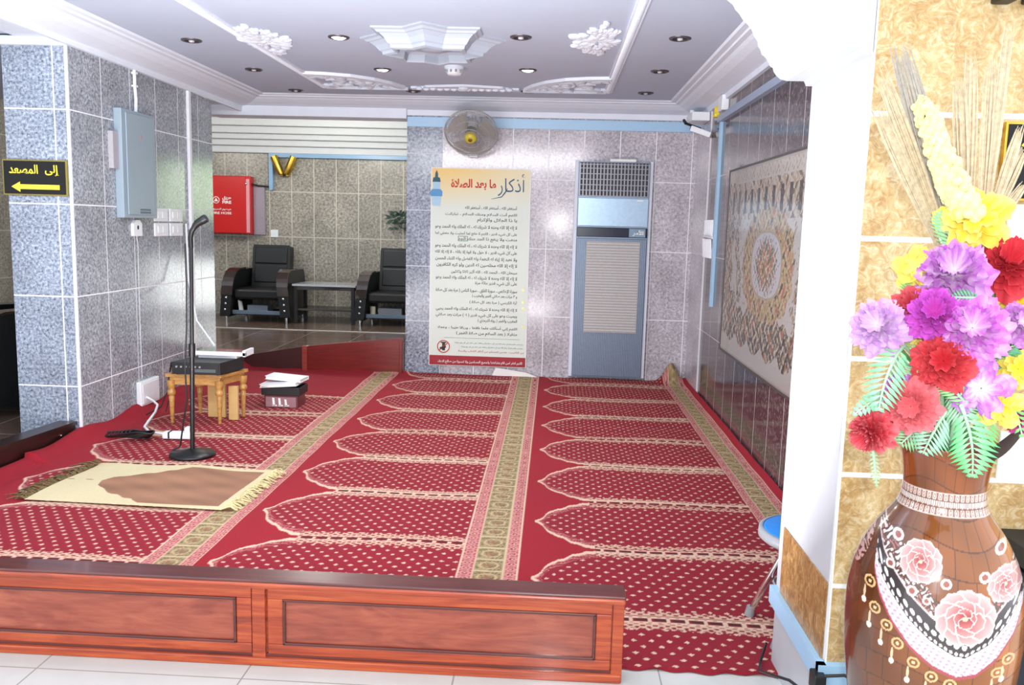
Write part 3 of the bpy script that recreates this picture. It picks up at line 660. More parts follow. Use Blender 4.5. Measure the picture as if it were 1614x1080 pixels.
YP = [327, 337, 347.5, 357, 367, 377, 387, 397, 407, 417, 427.5, 437, 447, 457, 467, 476.5, 486.5, 496, 506, 515.5, 525.5]
XL = [733, 702, 752, 686, 686, 722, 686, 686, 686, 688, 711, 687, 749, 687, 744, 740, 687, 687, 753, 690, 719]
for s, yp, xl in zip(L, YP, XL):
    (a, z), (c, _) = pw(xl, yp), pw(815, yp)
    put_text(b, s, a, c, z-.019, z+.020, pl, bold=.012)
b.build('prayer_text', M['ink'], root)
b = MB()
(a, z), (c, _) = pw(711, 290), pw(782, 290); put_text(b, 'ما بعد الصلاة', a, c, z-.045, z+.045, pl, bold=.03)
b.build('red_heading', M['inkred'], root); b = MB()
(a, z), (c, _) = pw(722, 553), pw(826, 553); put_text(b, 'من الكتيب : حصن المسلم من أذكار الكتاب والسنة', a, c, z-.014, z+.014, pl, bold=.01)
b.build('red_note', M['inkred'], root)
b = MB()
(a, z), (c, _) = pw(785, 293), pw(827, 293); put_text(b, 'أذكار', a, c, z-.085, z+.10, pl, bold=-.004)
for k in range(1):   # sweeping flourishes round the calligraphy
    (a, z), (c, z2) = pw(774, 314), pw(800, 297)
    pts = [(a, py_-.003, z), ((a+c)/2+.02, py_-.003, z+.02), (c-.02, py_-.003, (z+z2)/2+.01), (c, py_-.003, z2)]
    b.tube(pts, [.001, .004, .005, .002], 5)
b.build('blue_heading', M['inkblue'], root)
b = MB()
for yp, xl in ((540, 717), (546.5, 727)):
    (a, z), (c, _) = pw(xl, yp), pw(824, yp); put_text(b, 'يستحب للمسلم أن يذكر الله دبر كل صلاة وأن يحافظ على ذلك في كل يوم وليلة', a, c, z-.010, z+.010, pl, bold=.01)
(a, z), (c, z2) = pw(722, 380), pw(737, 373); b.box(a, c, py_-.0025, py_-.002, z, z+.004).box(a, c, py_-.0025, py_-.002, z2, z2+.004).box(a, a+.004, py_-.0025, py_-.002, z, z2).box(c-.004, c, py_-.0025, py_-.002, z, z2)
b.box(ux0+.13, ux1-.06, py_-.0025, py_-.002, pw(700, 532)[1], pw(700, 532)[1]+.002)
b.build('green_text', M['inkgreen'], root)
b = MB(); (a, z), (c, _) = pw(690, 569.5), pw(823, 569.5); put_text(b, 'اللهم اغفر لمن قام بطباعتها ولجميع المسلمين ولا تنسونا من صالح الدعاء', a, c, z-.016, z+.016, pl, bold=.012)
b.build('white_text', M['inkwhite'], root)
b = MB()
for yp in (457, 476.5, 486.5, 515.5): a, z = pw(824, yp); MB().lathe([(.001, 0), (.009, 0)], (a, py_-.003, z), 12, M=Matrix.Rotation(PI/2, 4, 'X')).build('bullet', M['brass'], root)
# no-phone emblem
a, z = pw(699, 546); b = MB()
b.torus((a, py_-.003, z), .052, .004, Matrix.Rotation(PI/2, 4, 'X'), 32, 6).tube([(a-.04, py_-.003, z-.034), (a+.04, py_-.003, z+.034)], .004, 6); b.build('ban_ring', M['inkred'], root)
MB().box(a-.012, a+.014, py_-.002, py_-.001, z-.036, z+.03).tube([(a-.03, py_-.002, z-.018), (a+.02, py_-.002, z+.0)], .01, 5).box(a-.024, a+.024, py_-.002, py_-.001, z+.03, z+.04).build('ban_picture', M['ink'], root)
# blue minaret picture
a, z = pw(688, 298); MBs = [MB(), MB(), MB()]
pl3 = lambda b, pts: b.add([(a+u, py_-.0025, z+w) for u, w in pts], [tuple(range(len(pts)))])
pl3(MBs[0], [(-.035, .06), (.035, .06), (.028, .095), (.012, .10), (.012, .13), (.0, .16), (-.012, .13), (-.012, .10), (-.028, .095)])
pl3(MBs[1], [(-.05, -.06), (.05, -.06), (.052, -.02), (.035, .0), (-.035, .0), (-.052, -.02)])
pl3(MBs[2], [(-.03, .0), (.03, .0), (.032, .06), (-.032, .06)]); pl3(MBs[2], [(-.035, -.14), (.035, -.14), (.042, -.06), (-.042, -.06)])
for b, c_ in zip(MBs, ((46, 92, 104), (92, 156, 206), (176, 214, 234))): b.build('minaret_picture', plain('minaret_tint', rgb(*c_), .6), root)

# ---- floor standing cabinet cooler
ay = 7.26
a0 = .183; a1 = .775; az0, az1 = .03, 1.845
root = thing('cabinet_cooler', 'tall grey floor-standing air conditioner with top grille at the back wall', 'air conditioner', ((a0+a1)/2, 7.3, az0))
MB().box(a0, a1, ay+.012, BY-.001, az0, az1).build('cabinet', plain('silver_blue_cabinet', rgb(150, 168, 190), .35, .3), root, .004)
for (u0, u1) in ((a0-.028, a0), (a1, a1+.026)): MB().box(u0, u1, ay+.03, BY-.001, az0, az1+.01).build('side_trim', M['white'], root, .003)
dk = plain('dark_grille_back', rgb(52, 52, 58), .6); bar = plain('grille_bar', rgb(150, 152, 160), .35, .4)
f = MB().box(a0+.006, a1-.006, ay+.006, ay+.013, 1.56, 1.838).build('top_grille', dk, root)
b = MB()
for k in range(21):
    u = a0+.012+k*(a1-a0-.024)/20; b.box(u-.005, u+.005, ay-.004, ay+.006, 1.565, 1.832)
for w in (1.565, 1.61, 1.655, 1.70, 1.745, 1.79, 1.822): b.box(a0+.008, a1-.008, ay-.001, ay+.004, w-.003, w+.003)
b.build('grille_bars', bar, f)
MB().box(a0+.004, a1-.004, ay, ay+.014, 1.315, 1.548).build('upper_panel', plain('mirror_silver_panel', rgb(176, 204, 226), .28, .35), root, .004)
MB().box(a1-.10, a1-.05, ay-.002, ay+.002, 1.525, 1.537).build('badge', M['inkwhite'], root)
f = MB().box(a0+.002, a1-.002, ay-.006, ay+.014, 1.225, 1.305).build('control_band', plain('dark_navy_band', rgb(24, 36, 56), .2), root, .004)
MB().box(a1-.155, a1-.02, ay-.0075, ay-.005, 1.23, 1.30).build('display', plain('pale_display', rgb(130, 158, 180), .3), f)
b = MB(); put_text(b, 'الأمر', a1-.125, a1-.035, 1.24, 1.288, lambda u, w: (u, ay-.009, w), bold=.04); b.build('lettering', M['inkwhite'], f)
f = MB().box(a0+.004, a1-.004, ay, ay+.014, .04, 1.215).build('lower_panel', plain('slate_panel', rgb(112, 128, 148), .4, .3), root, .004)
b = MB()
for k in range(40):
    u = a0+.014+k*(a1-a0-.028)/39; b.box(u-.003, u+.003, ay-.005, ay+.002, .045, 1.205)
b.build('ribs', plain('rib_metal', rgb(138, 154, 172), .4, .4), f)
f = MB().box(a0+.085, a1-.06, ay-.008, ay-.003, .42, 1.19).build('intake_panel', plain('beige_intake', rgb(172, 168, 164), .5), root)
b = MB()
for k in range(32): w = .435+k*.0236; b.box(a0+.09, a1-.065, ay-.012, ay-.007, w, w+.009)
b.build('louvers', plain('intake_louvre', rgb(198, 200, 200), .4), f)

# ---- wall fan tilted down
fc = Vector((-.70, 7.06, 2.035)); t = math.radians(44)
zz = Vector((0, -math.cos(t), -math.sin(t))); xx = Vector((1, 0, 0)); yy = zz.cross(xx)
MF = Matrix(((xx.x, yy.x, zz.x, fc.x), (xx.y, yy.y, zz.y, fc.y), (xx.z, yy.z, zz.z, fc.z), (0, 0, 0, 1)))
root = thing('wall_fan', 'grey caged wall fan with yellow hub tilted down high on the back wall', 'fan', (-.70, BY, 2.1))
Rf = .215
b = MB(); wire = []
R3 = MF.to_3x3().to_4x4()
for rr, zz_ in ((Rf, 0), (Rf*.97, .03), (Rf*.72, .062), (Rf*.42, .075), (Rf*.97, -.03), (Rf*.7, -.06)): b.torus(MF @ Vector((0, 0, zz_)), rr, .0022 if rr < Rf else .006, R3, 40, 6)
for k in range(64):
    a = 2*PI*k/64; pr = [(.05, .078), (Rf*.45, .075), (Rf*.75, .06), (Rf*.95, .035), (Rf, 0), (Rf*.95, -.034), (Rf*.7, -.06), (.05, -.066)]
    b.tube([MF @ Vector((r_*math.cos(a), r_*math.sin(a), z_)) for r_, z_ in pr], .0013, 3, caps=False)
b.build('cage', plain('grey_wire', rgb(172, 170, 166), .4), root)
for k in range(3):
    b = MB(); vs = []
    for i in range(7):
        for j in range(5):
            r_ = .04+(Rf*.9-.04)*i/6; a = 2*PI*k/3+.3+(.15+.75*(i/6)**.6)*(j/4-.5)*1.6
            vs.append(MF @ Vector((r_*math.cos(a), r_*math.sin(a), .03*(j/4-.5))))
    b.add(vs, [(i*5+j, (i+1)*5+j, (i+1)*5+j+1, i*5+j+1) for i in range(6) for j in range(4)], True)
    b.build('blade', plain('smoky_blade', rgb(158, 156, 152), .3), root)
b = MB().lathe([(.001, .098), (.022, .096), (.042, .088), (.05, .07), (.05, .05)], (0, 0, 0), 24, M=MF); o = b.build('hub', plain('yellow_hub', rgb(206, 190, 60), .3), root)
MB().lathe([(.001, .102), (.016, .100), (.018, .096)], (0, 0, 0), 16, M=MF).build('emblem', plain('brown_emblem', rgb(120, 84, 24), .4), o)
MB().lathe([(.05, -.02), (.055, -.06), (.05, -.13), (.03, -.16), (.001, -.165)], (0, 0, 0), 20, M=MF).build('motor', plain('grey_motor', rgb(190, 190, 188), .4), root)
MB().tube([MF @ Vector((0, 0, -.12)), (-.70, 7.26, 2.19), (-.70, 7.34, 2.17)], .018, 10).box(-.745, -.655, 7.325, BY-.001, 2.10, 2.24).build('bracket', M['whitepl'], root, .004)
MB().box(-.735, -.665, 7.30, BY-.001, 1.86, 1.885).build('switch_base', M['whitepl'], root, .004)
# paper leaning at the foot of the wall
b = MB().prism([(-.50, .015), (-.10, .012), (-.21, .05), (-.47, .085)], 'y', 7.262, 7.266); tag(b.build('paper_sheet', M['paper']), 'white paper scrap lying against the back wall below the poster', 'paper')
tag(MB().box(.44, .66, 7.27, 7.345, 1.846, 1.872).build('paper_roll', M['paper'], bevel=.01), 'pale folded paper lying on top of the air conditioner', 'paper')

# ================================================================== right wall
wx = BX1-.014
root = thing('wall_tapestry', 'large framed floral tapestry in brown and cream with oval medallion on the dark right wall', 'tapestry', (BX1, 4.75, .51))
y0, y1, z0, z1 = 3.66, 5.87, .512, 1.69
S, T = np.meshgrid(np.linspace(0, 1, 520), np.linspace(0, 1, 300))
a = np.abs(S-.5)*2; px = (S-.5)*2.21; pz = (T-.5)*1.18
tc = np.empty(S.shape+(3,)); tc[:] = (164, 158, 152)
def pt(m, c, al=1.0): 
    q = np.clip(m.astype(float)*al, 0, 1)[..., None]; tc[:] = tc*(1-q)+np.array(c, float)*q
def orn(f, ph, k=1.0):
    return np.sin(f*px*k+2.3*np.sin(.8*f*pz+ph))+np.sin(f*pz+2.1*np.sin(.7*f*px-ph))+.7*np.sin(1.9*f*np.abs(px)-1.6*f*pz+ph)
apx = np.abs(px)
ed = np.minimum((1-a)*1.105, np.minimum(T, 1-T)*1.18)
o1 = orn(46, 1); o2 = orn(76, 2.2); o3 = orn(31, 4); o4 = orn(110, .6)
B0, B1, B2, CRM, ORG, OLV = (100, 80, 62), (54, 42, 36), (140, 120, 94), (172, 162, 146), (150, 92, 60), (86, 88, 64)
def dense(m):
    pt(m, B0); pt(m & (o1 > .5), B2); pt(m & (o2 > .9), CRM); pt(m & (o2 < -1.1), B1); pt(m & (o1 < -1.4), B1); pt(m & (o3 > 1.7), ORG); pt(m & (o3 < -1.9), OLV); pt(m & (o4 > 1.6), CRM); pt(m & (o4 < -1.9), B1)
dense((a > .80+.03*np.sin(pz*26)) & (T > .10) & (T < .93) & (o4 > -1.7))
dense((T < .33+.07*np.cos(px*6.2)+.02*np.sin(px*31)) & (T > .13-.055*np.abs(np.sin(px*9.5))) & (a < .96))
dense((np.abs(a-.64-.06*np.sin(pz*9)) < .055) & (T > .3) & (T < .74) & (o1 > -.9))
top = (T > .73) & (T < .92) & (a < .9); w_ = np.mod(S*13+.5, 1)
pt(top & (o2 > -.6), (150, 132, 110)); pt(top & (o1 > .9), B0); pt(top & (o4 > 1.2), CRM); pt(top & (np.abs(w_-.5) < .17) & (T > .76) & (T < .88), B1); pt(top & (np.abs(w_-.5) < .17) & (T > .76) & (T < .88) & (o4 > 1.2), B0)
pt((T > .93) & (a < .95) & (o4 > 1.0), B2)
inn = (a < .8) & (T < .73) & (T > .3); pt(inn & (o1 > 1.7), B2); pt(inn & (o2 > 2.0), B0)
ell = (np.abs(px/.56)**2.4+np.abs((pz-.02)/.31)**2.4)**(1/2.4)
ring = (ell < 1.0+.03*np.sin(14*np.arctan2(pz-.02, px*.55))) & (ell > .62)
pt(ring, (142, 118, 76)); pt(ring & (o2 > .3), (164, 140, 98)); pt(ring & (o1 > 1.4), B1); pt(ring & (o2 < -1.6), (84, 66, 44)); pt(ring & (o3 > 1.5), ORG); pt(ring & (o4 > 1.4), CRM)
pt((ell < .62), (166, 166, 170)); pt((np.abs(ell-.6) < .025), (150, 134, 108))
fl = np.hypot(px/.24, (pz-.02)/.15)+.16*o4
pt((fl < .9) & (o2 > -.9), (122, 96, 66)); pt((fl < .9) & (o1 > .5), ORG); pt((fl < .75) & (o4 > .9), (190, 160, 120)); pt((fl < .9) & (o1 < -1.0), OLV)
pt(ed < .012, (150, 142, 134))
colour_mesh('cloth', np.stack([np.full(S.shape, wx), y1-(y1-y0)*S, z0+(z1-z0)*T], -1), nlin(tc), 520, 300, painted('tapestry_cloth', .32, .06, coat=.25, sc=120), root)
b = MB(); 
for (u0, u1, w0, w1) in ((y0-.01, y1+.01, z1, z1+.012), (y0-.01, y1+.01, z0-.014, z0), (y0-.012, y0, z0, z1), (y1, y1+.012, z0, z1)): b.box(wx-.004, BX1, u0, u1, w0, w1)
b.build('frame', plain('thin_dark_frame', rgb(70, 64, 60), .4), root)
MB().box(wx+.003, BX1, y0, y1, z0, z1).build('backing', M['card'], root)
# camera, boxes
root = thing('security_camera', 'small white security camera with black arm in the upper right corner', 'camera', (1.10, 7.1, 2.16))
MB().tube([(1.0, 6.95, 2.13), (1.10, 6.85, 2.08)], .010, 8).tube([(1.0, 6.95, 2.13), (.99, 7.0, 2.16)], .012, 8).build('arm', M['blackplastic'], root)
MB().box(1.02, 1.156, 6.78, 7.06, 2.135, 2.20).build('junction', M['whitepl'], root, .006)
MB().tube([(1.05, 6.98, 2.20), (1.05, 6.98, 2.235)], .02, 10).build('mount', M['whitepl'], root)
Mq = Matrix.Translation((1.09, 6.74, 2.045)) @ Matrix.Rotation(-.5, 4, 'Z') @ Matrix.Rotation(.35, 4, 'Y')
MB().box(-.085, .085, -.026, .026, -.02, .022, M=Mq).build('housing', M['whitepl'], root, .006)
MB().lathe([(.001, 0), (.014, 0), (.018, .004)], (0, 0, 0), 12, M=Mq @ Matrix.Translation((-.087, 0, 0)) @ Matrix.Rotation(-PI/2, 4, 'Y')).build('lens', M['black'], root)
tag(MB().box(1.12, BX1, 6.13, 6.28, 2.13, 2.235).build('detector_box', M['whitepl'], bevel=.005), 'white upright box above the grey blue duct on the right wall', 'box')
b = MB().box(1.12, BX1, 6.38, 6.46, 2.115, 2.135)
for k in range(4): b.prism([(6.36+.03*k, 2.12), (6.385+.03*k, 2.12), (6.375+.03*k, 2.18-.012*(k % 2)), (6.365+.03*k, 2.19)], 'x', 1.13, 1.15)
tag(b.build('cable_tag', M['yellow']), 'yellow plastic clip beside the white box on the right wall', 'clip')
root = thing('wall_rack', 'small white barred rack or calendar holder on the right wall near the corner', 'rack', (BX1, 6.6, 1.10))
b = MB()
for k in range(6): y = 6.38+.06*k; b.tube([(BX1-.02, y, 1.10), (BX1-.03, y, 1.24)], .010, 6).tube([(BX1-.02, y, 1.26), (BX1-.02, y, 1.38)], .010, 6)
b.build('bars', M['whitepl'], root)
MB().tube([(BX1-.02, 6.34, 1.25), (BX1-.05, 6.53, 1.26), (BX1-.02, 6.72, 1.25)], .010, 6).box(BX1-.012, BX1, 6.36, 6.71, 1.30, 1.33).box(BX1-.012, BX1, 6.36, 6.71, 1.14, 1.17).build('rail', M['whitepl'], root)

# ================================================================== ceiling pieces
CX = -.7125
def star(r, z, c=(CX, 4.92)):
    return [(c[0]+(r if k % 2 == 0 else r*.765)*math.cos(PI/8*k), c[1]+(r if k % 2 == 0 else r*.765)*math.sin(PI/8*k), z) for k in range(16)]
root = thing('ceiling_rosette', 'large white eight-pointed plaster rosette hanging from the ceiling', 'rosette', (CX, 4.92, 2.2))
def loft(rings):
    vs = [v for r in rings for v in r]; n = len(rings[0])
    return vs, [(i*n+k, i*n+(k+1) % n, (i+1)*n+(k+1) % n, (i+1)*n+k) for i in range(len(rings)-1) for k in range(n)]
MB().add(*loft([star(.41, 2.322), star(.41, 2.312), star(.385, 2.306), star(.37, 2.296), star(.36, 2.294)])).build('flange', M['rosette'], root)
MB().add(*loft([star(.36, 2.296), star(.325, 2.275), star(.30, 2.25), star(.285, 2.243), star(.28, 2.228), star(.255, 2.222), star(.245, 2.228), star(.235, 2.262), star(.20, 2.272), star(.001, 2.275)])).build('bowl', M['rosette'], root)
MB().lathe([(.12, 2.275), (.11, 2.262), (.08, 2.268), (.05, 2.25), (.001, 2.248)], (CX, 4.92, 0), 24).build('boss', M['rosette'], root)
root = thing('smoke_detector', 'white round smoke detector on the ceiling behind the rosette', 'smoke detector', (-.69, 5.76, 2.26))
MB().lathe([(.065, 2.32), (.065, 2.305), (.05, 2.298)], (-.69, 5.76, 0), 24).build('base', M['white'], root)
MB().lathe([(.05, 2.298), (.052, 2.28), (.042, 2.265), (.001, 2.262)], (-.69, 5.76, 0), 24).build('cover', M['whitepl'], root)
b = MB()
for k in range(10): a = 2*PI*k/10; b.box(-.69+.0515*math.cos(a)-.006, -.69+.0515*math.cos(a)+.006, 5.76+.0515*math.sin(a)-.004, 5.76+.0515*math.sin(a)+.004, 2.278, 2.294)
b.build('vent', M['greypl'], root)
where = {(0, 0): 'left column, nearest', (0, 1): 'left column, middle', (0, 2): 'left column, farthest', (1, 0): 'second column, nearest', (1, 1): 'second column, middle', (1, 2): 'second column, farthest',
         (2, 0): 'third column, nearest', (2, 1): 'third column, middle', (2, 2): 'third column, farthest', (3, 0): 'right column, nearest', (3, 1): 'right column, middle', (3, 2): 'right column, farthest'}
LIT = [(1, 0), (1, 1), (2, 1)]
for i, xs_ in enumerate(((-2.144, -2.104, -2.085), (-1.241, -1.192, -1.135), (-.219, -.212, -.235), (.637, .647, .651))):
    for j, yv in enumerate(((5.069, 5.996, 6.9), (4.918, 5.905, 6.82), (4.841, 5.83, 6.74), (4.808, 5.789, 6.70))[i]):
        x = xs_[j]; on = (i, j) in LIT
        root = thing('downlight', ('lit' if on else 'unlit')+' round recessed ceiling light, '+where[(i, j)], 'ceiling light', (x, yv, 2.31), 'recessed ceiling lights')
        MB().lathe([(.060, 2.321), (.058, 2.313), (.048, 2.310), (.040, 2.314), (.040, 2.319)], (x, yv, 0), 28).build('rim', M['lamprim'], root)
        if on: MB().lathe([(.041, 2.317), (.030, 2.309), (.001, 2.306)], (x, yv, 0), 20).build('lamp', M['lamp'], root)
        else:
            MB().lathe([(.041, 2.3185), (.001, 2.3185)], (x, yv, 0), 20).build('recess', M['blackplastic'], root)
            MB().lathe([(.016, 2.318), (.014, 2.308), (.001, 2.305)], (x, yv, 0), 14).build('lamp', M['lampoff'], root)
def inpoly(x, y, P):
    c = False; n = len(P)
    for i in range(n):
        (x1, y1), (x2, y2) = P[i], P[(i+1) % n]
        if (y1 > y) != (y2 > y) and x < (x2-x1)*(y-y1)/(y2-y1)+x1: c = not c
    return c
def ornament(name, label, poly, n, rmin, rmax):
    b = MB(); xs_ = [p[0] for p in poly]; ys_ = [p[1] for p in poly]; k = 0
    cxx, cyy = sum(xs_)/len(xs_), sum(ys_)/len(ys_)
    while k < n:
        x = random.uniform(min(xs_), max(xs_)); y = random.uniform(min(ys_), max(ys_))
        if not inpoly(x, y, poly): continue
        r = random.uniform(rmin, rmax); ang = math.atan2(y-cyy, x-cxx)+random.uniform(-.5, .5)
        b.ball((x, y, 2.315), r, 7, sq=(1.7, .75, .55), M=Matrix.Rotation(ang, 4, 'Z')); k += 1
    return tag(b.build(name, M['white']), label, 'plaster ornament', 'plaster leaf corner ornaments')
def ceil_pts(P): return [tuple(at(x, y, 'z', 2.32)[:2]) for x, y in P]
ornament('plaster_ornament', 'white leafy plaster ornament on the ceiling left of the rosette', ceil_pts([(371, 37), (390, 40), (455, 60), (452, 72), (443, 86), (410, 74), (378, 58)]), 170, .013, .028)
ornament('plaster_ornament', 'white leafy plaster ornament on the ceiling right of the rosette', ceil_pts([(903, 56), (940, 44), (958, 35), (974, 48), (970, 70), (940, 87), (908, 70)]), 170, .013, .028)
def fan_piece(label, flip):
    f = (lambda x: 2*CX-x) if flip else (lambda x: x)
    arc = [(-1.775, 6.03), (-1.62, 6.055), (-1.46, 6.12), (-1.32, 6.25), (-1.22, 6.42), (-1.155, 6.60)]
    root = thing('plaster_ornament', label, 'plaster ornament', (f(-1.5), 6.4, 2.30), 'pierced plaster quarter fans')
    b = MB(); q = []
    for i in range(len(arc)-1):
        for t in np.linspace(0, 1, 6, endpoint=False): q.append((arc[i][0]*(1-t)+arc[i+1][0]*t, arc[i][1]*(1-t)+arc[i+1][1]*t))
    q.append(arc[-1])
    vs = []
    for i, (x, y) in enumerate(q):
        x2, y2 = q[min(i+1, len(q)-1)]; x1, y1 = q[max(i-1, 0)]; L_ = math.hypot(x2-x1, y2-y1); nx, ny = -(y2-y1)/L_, (x2-x1)/L_
        for d, z in ((0, 2.321), (.004, 2.300), (.045, 2.296), (.055, 2.321)): vs.append((f(x+nx*d), y+ny*d, z))
    n_ = len(q); fs = [(i*4+k, (i+1)*4+k, (i+1)*4+k+1, i*4+k+1) for i in range(n_-1) for k in range(3)]
    b.add(vs, fs).box(min(f(-1.775), f(-1.15)), max(f(-1.775), f(-1.15)), 6.66, 6.69, 2.300, 2.322); b.build('rim', M['white'], root)
    b = MB(); k = 0; rg = random.Random(5)
    P = arc+[(-1.155, 6.66), (-1.775, 6.66)]
    while k < 34:
        x, y = rg.uniform(-1.77, -1.16), rg.uniform(6.05, 6.65)
        if not inpoly(x, y, P) or not inpoly(x+.03, y-.03, P): continue
        th = rg.uniform(0, 6.28); s = rg.choice((-1, 1)); r0 = rg.uniform(.035, .075)
        b.tube([(f(x+r0*(1-.75*t)*math.cos(th+s*5*t)), y+r0*(1-.75*t)*math.sin(th+s*5*t), 2.312) for t in np.linspace(0, 1, 12)], list(np.linspace(.016, .008, 12)), 6); k += 1
    b.build('scrollwork', M['white'], root)
fan_piece('white pierced plaster quarter fan on the ceiling at the back left', False)
fan_piece('white pierced plaster quarter fan on the ceiling at the back right', True)
root = thing('plaster_ornament', 'long low white plaster cartouche on the ceiling between the two pierced fans', 'plaster ornament', (CX, 6.6, 2.30))
MB().prism([(-1.12, 6.68), (-.30, 6.68), (-.30, 6.60), (-.40, 6.58), (-.42, 6.54), (-.58, 6.50), (CX, 6.47), (-.84, 6.50), (-1.0, 6.54), (-1.02, 6.58), (-1.12, 6.60)], 'z', 2.304, 2.322).build('plate', M['white'], root, .006)
b = MB()
for k in range(14):
    x = CX-.34+.68*k/13; b.ball((x, 6.585+.02*abs(math.sin(k*1.7)), 2.304), .022, 6, sq=(1.2, .8, .7))
b.ball((CX, 6.54, 2.304), .04, 8, sq=(1, 1, .6)); b.build('relief', M['white'], root)
# ================================================================== the hall beyond
root = thing('hose_cabinet', 'red fire hose cabinet with white lettering on the hall wall', 'fire cabinet', (-4.35, 11.5, 1.09))
q0, q1 = -4.75, -4.055; hz0, hz1 = 1.095, 1.858
MB().box(q0, q1, 11.36, 11.503, hz0, hz1).build('box', M['red'], root, .008)
MB().box(q0+.01, q1-.06, 11.345, 11.36, hz0+.01, hz1-.01).build('door', M['red'], root, .004)
MB().box(q1-.055, q1-.012, 11.35, 11.36, hz0+.02, hz1-.04).build('edge_trim', M['redtrim'], root)
MB().ball((q1-.05, 11.345, hz1-.10), .02, 8).build('lock', M['chrome'], root)
b = MB(); pl = lambda u, w: (u, 11.343, w)
xm = -4.43
put_text(b, 'حريق', xm, xm+.12, 1.535, 1.585, pl, bold=.03); put_text(b, 'FIRE', xm, xm+.12, 1.49, 1.528, pl, bold=.03, arabic=False)
put_text(b, 'خرطوم الحريق', xm-.14, xm+.12, 1.395, 1.43, pl, bold=.02); put_text(b, 'FIRE HOSE', xm-.14, xm+.12, 1.35, 1.382, pl, bold=.02, arabic=False)
b.torus((xm-.085, 11.343, 1.535), .042, .005, Matrix.Rotation(PI/2, 4, 'X'), 24, 5)
b.add([(xm-.112, 11.342, 1.518), (xm-.058, 11.342, 1.518), (xm-.085, 11.342, 1.565)], [(0, 1, 2)])
b.build('lettering', M['inkwhite'], root)
tag(MB().box(-4.05, -3.90, 11.46, 11.5, 1.09, 1.75).build('wall_panel', plain('mauve_grey_panel', rgb(150, 140, 150), .5)), 'narrow mauve grey panel just right of the red fire cabinet', 'panel')
tag(MB().tube([(-4.06, 11.42, 1.76), (-3.98, 11.44, 1.74), (-3.82, 11.46, 1.73), (-3.80, 11.47, 1.76)], .012, 6).build('pipe', M['black']), 'short dark pipe joining the fire cabinet to the blue duct', 'pipe')
root = thing('wall_sconce', 'gold V-shaped double wall light under the blue duct in the hall', 'wall light', (-3.62, 11.5, 1.88))
for s in (-1, 1): MB().tube([(-3.62+s*.035, 11.42, 1.895), (-3.62+s*.075, 11.42, 1.98), (-3.62+s*.135, 11.42, 2.13)], [.035, .052, .048], 14).build('shade', M['brass'], root)
MB().box(-3.68, -3.56, 11.44, 11.5, 1.87, 1.93).build('bracket', M['brass'], root, .008)
MB().ball((-3.62, 11.425, 1.89), .02, 8).build('finial', M['black'], root)
root = thing('switch_plate', 'small white switch plate low on the hall wall right of the fire cabinet', 'switch', (-3.78, 11.5, 1.06))
MB().box(-3.83, -3.73, 11.485, 11.5, 1.06, 1.16).build('plate', M['whitepl'], root, .004)
MB().box(-3.80, -3.76, 11.48, 11.486, 1.09, 1.13).build('rocker', M['whitepl'], root, .002)

# ---- armchair
def make_chair(label, loc, rz):
    root = thing('armchair', label, 'armchair', loc, 'black armchairs', rz)
    def B(b, name, mat, par=root, bev=0): return b.build(name, mat, par, bev, local=True)
    seat = MB().box(-.30, .30, -.36, .30, .29, .42); B(seat, 'seat', M['leather'], bev=.03)
    back = MB(); Mb = Matrix.Translation((0, .24, .40)) @ Matrix.Rotation(-.16, 4, 'X')
    back.prism([(-.25, .0), (.25, .0), (.25, .52), (.24, .56), (-.24, .56), (-.25, .52)], 'y', -.07, .09, M=Mb)
    bk = B(back, 'backrest', M['leather'], bev=.025)
    b = MB().box(-.215, .215, -.088, -.06, .31, .53, M=Mb).box(-.215, .215, -.085, -.06, .06, .29, M=Mb); B(b, 'back_cushion', M['leather'], bk, .025)
    for s in (-1, 1):
        Sh = Matrix(((1, 0, -.10*s, s*.395), (0, 1, 0, 0), (0, 0, 1, 0), (0, 0, 0, 1)))
        side = [(-.42, .07), (-.42, .33), (-.41, .45), (-.375, .55), (-.31, .62), (-.2, .655), (.36, .65), (.38, .6), (.38, .07)]
        arm = B(MB().prism(side, 'x', -.065, .065, M=Sh), 'armrest', M['leather'], bev=.012)
        face = [(-.432, .34), (-.428, .46), (-.39, .565), (-.32, .64), (-.2, .672), (.0, .676), (.0, .655), (-.2, .655), (-.31, .62), (-.375, .55), (-.41, .45), (-.42, .34)]
        B(MB().prism(face, 'x', -.07, .07, M=Sh), 'arm_trim', M['armwood'], arm, .006)
        for w in (.16, .235, .31): B(MB().ball(Sh @ Vector((0, -.424, w)), .017, 8), 'stud', M['chrome'], arm)
        for yv in (-.37, .33): B(MB().tube([(s*.385, yv, 0), (s*.385, yv, .08)], [.016, .022], 10), 'leg', M['chrome'])
    B(MB().box(-.31, .31, -.36, -.33, .10, .15), 'front_rail', plain('grey_rail', rgb(104, 120, 136), .3, .3), bev=.004)
    B(MB().box(-.31, .31, -.33, .30, .09, .11), 'under_shelf', M['black'])
    return root
def hy(y): return y
ch = make_chair('black leather armchair with brown arms in the hall, below the red fire cabinet', (-3.735, 10.98, 0), 0)
tag(MB().box(-3.88, -3.62, 10.70, 10.9, .118, .21).build('cloth_bundle', plain('grey_blue_cloth', rgb(126, 136, 150), .8)), 'grey blue bundle stored under the left hall armchair', 'bundle')
tag(MB().prism([(-3.98, .118), (-3.93, .118), (-3.955, .25), (-3.995, .27)], 'y', 10.68, 10.72).build('paper_sheet', M['paper']), 'white paper standing under the left hall armchair', 'paper')
dup(ch, (-2.03, 10.98, 0), 0, 'black leather armchair with brown arms in the hall, right of the coffee table')
tag(MB().box(-2.2, -1.9, 10.70, 10.9, .118, .22).build('cloth_bundle', plain('pale_grey_cloth', rgb(150, 152, 160), .8)), 'pale grey bundle stored under the right hall armchair', 'bundle')
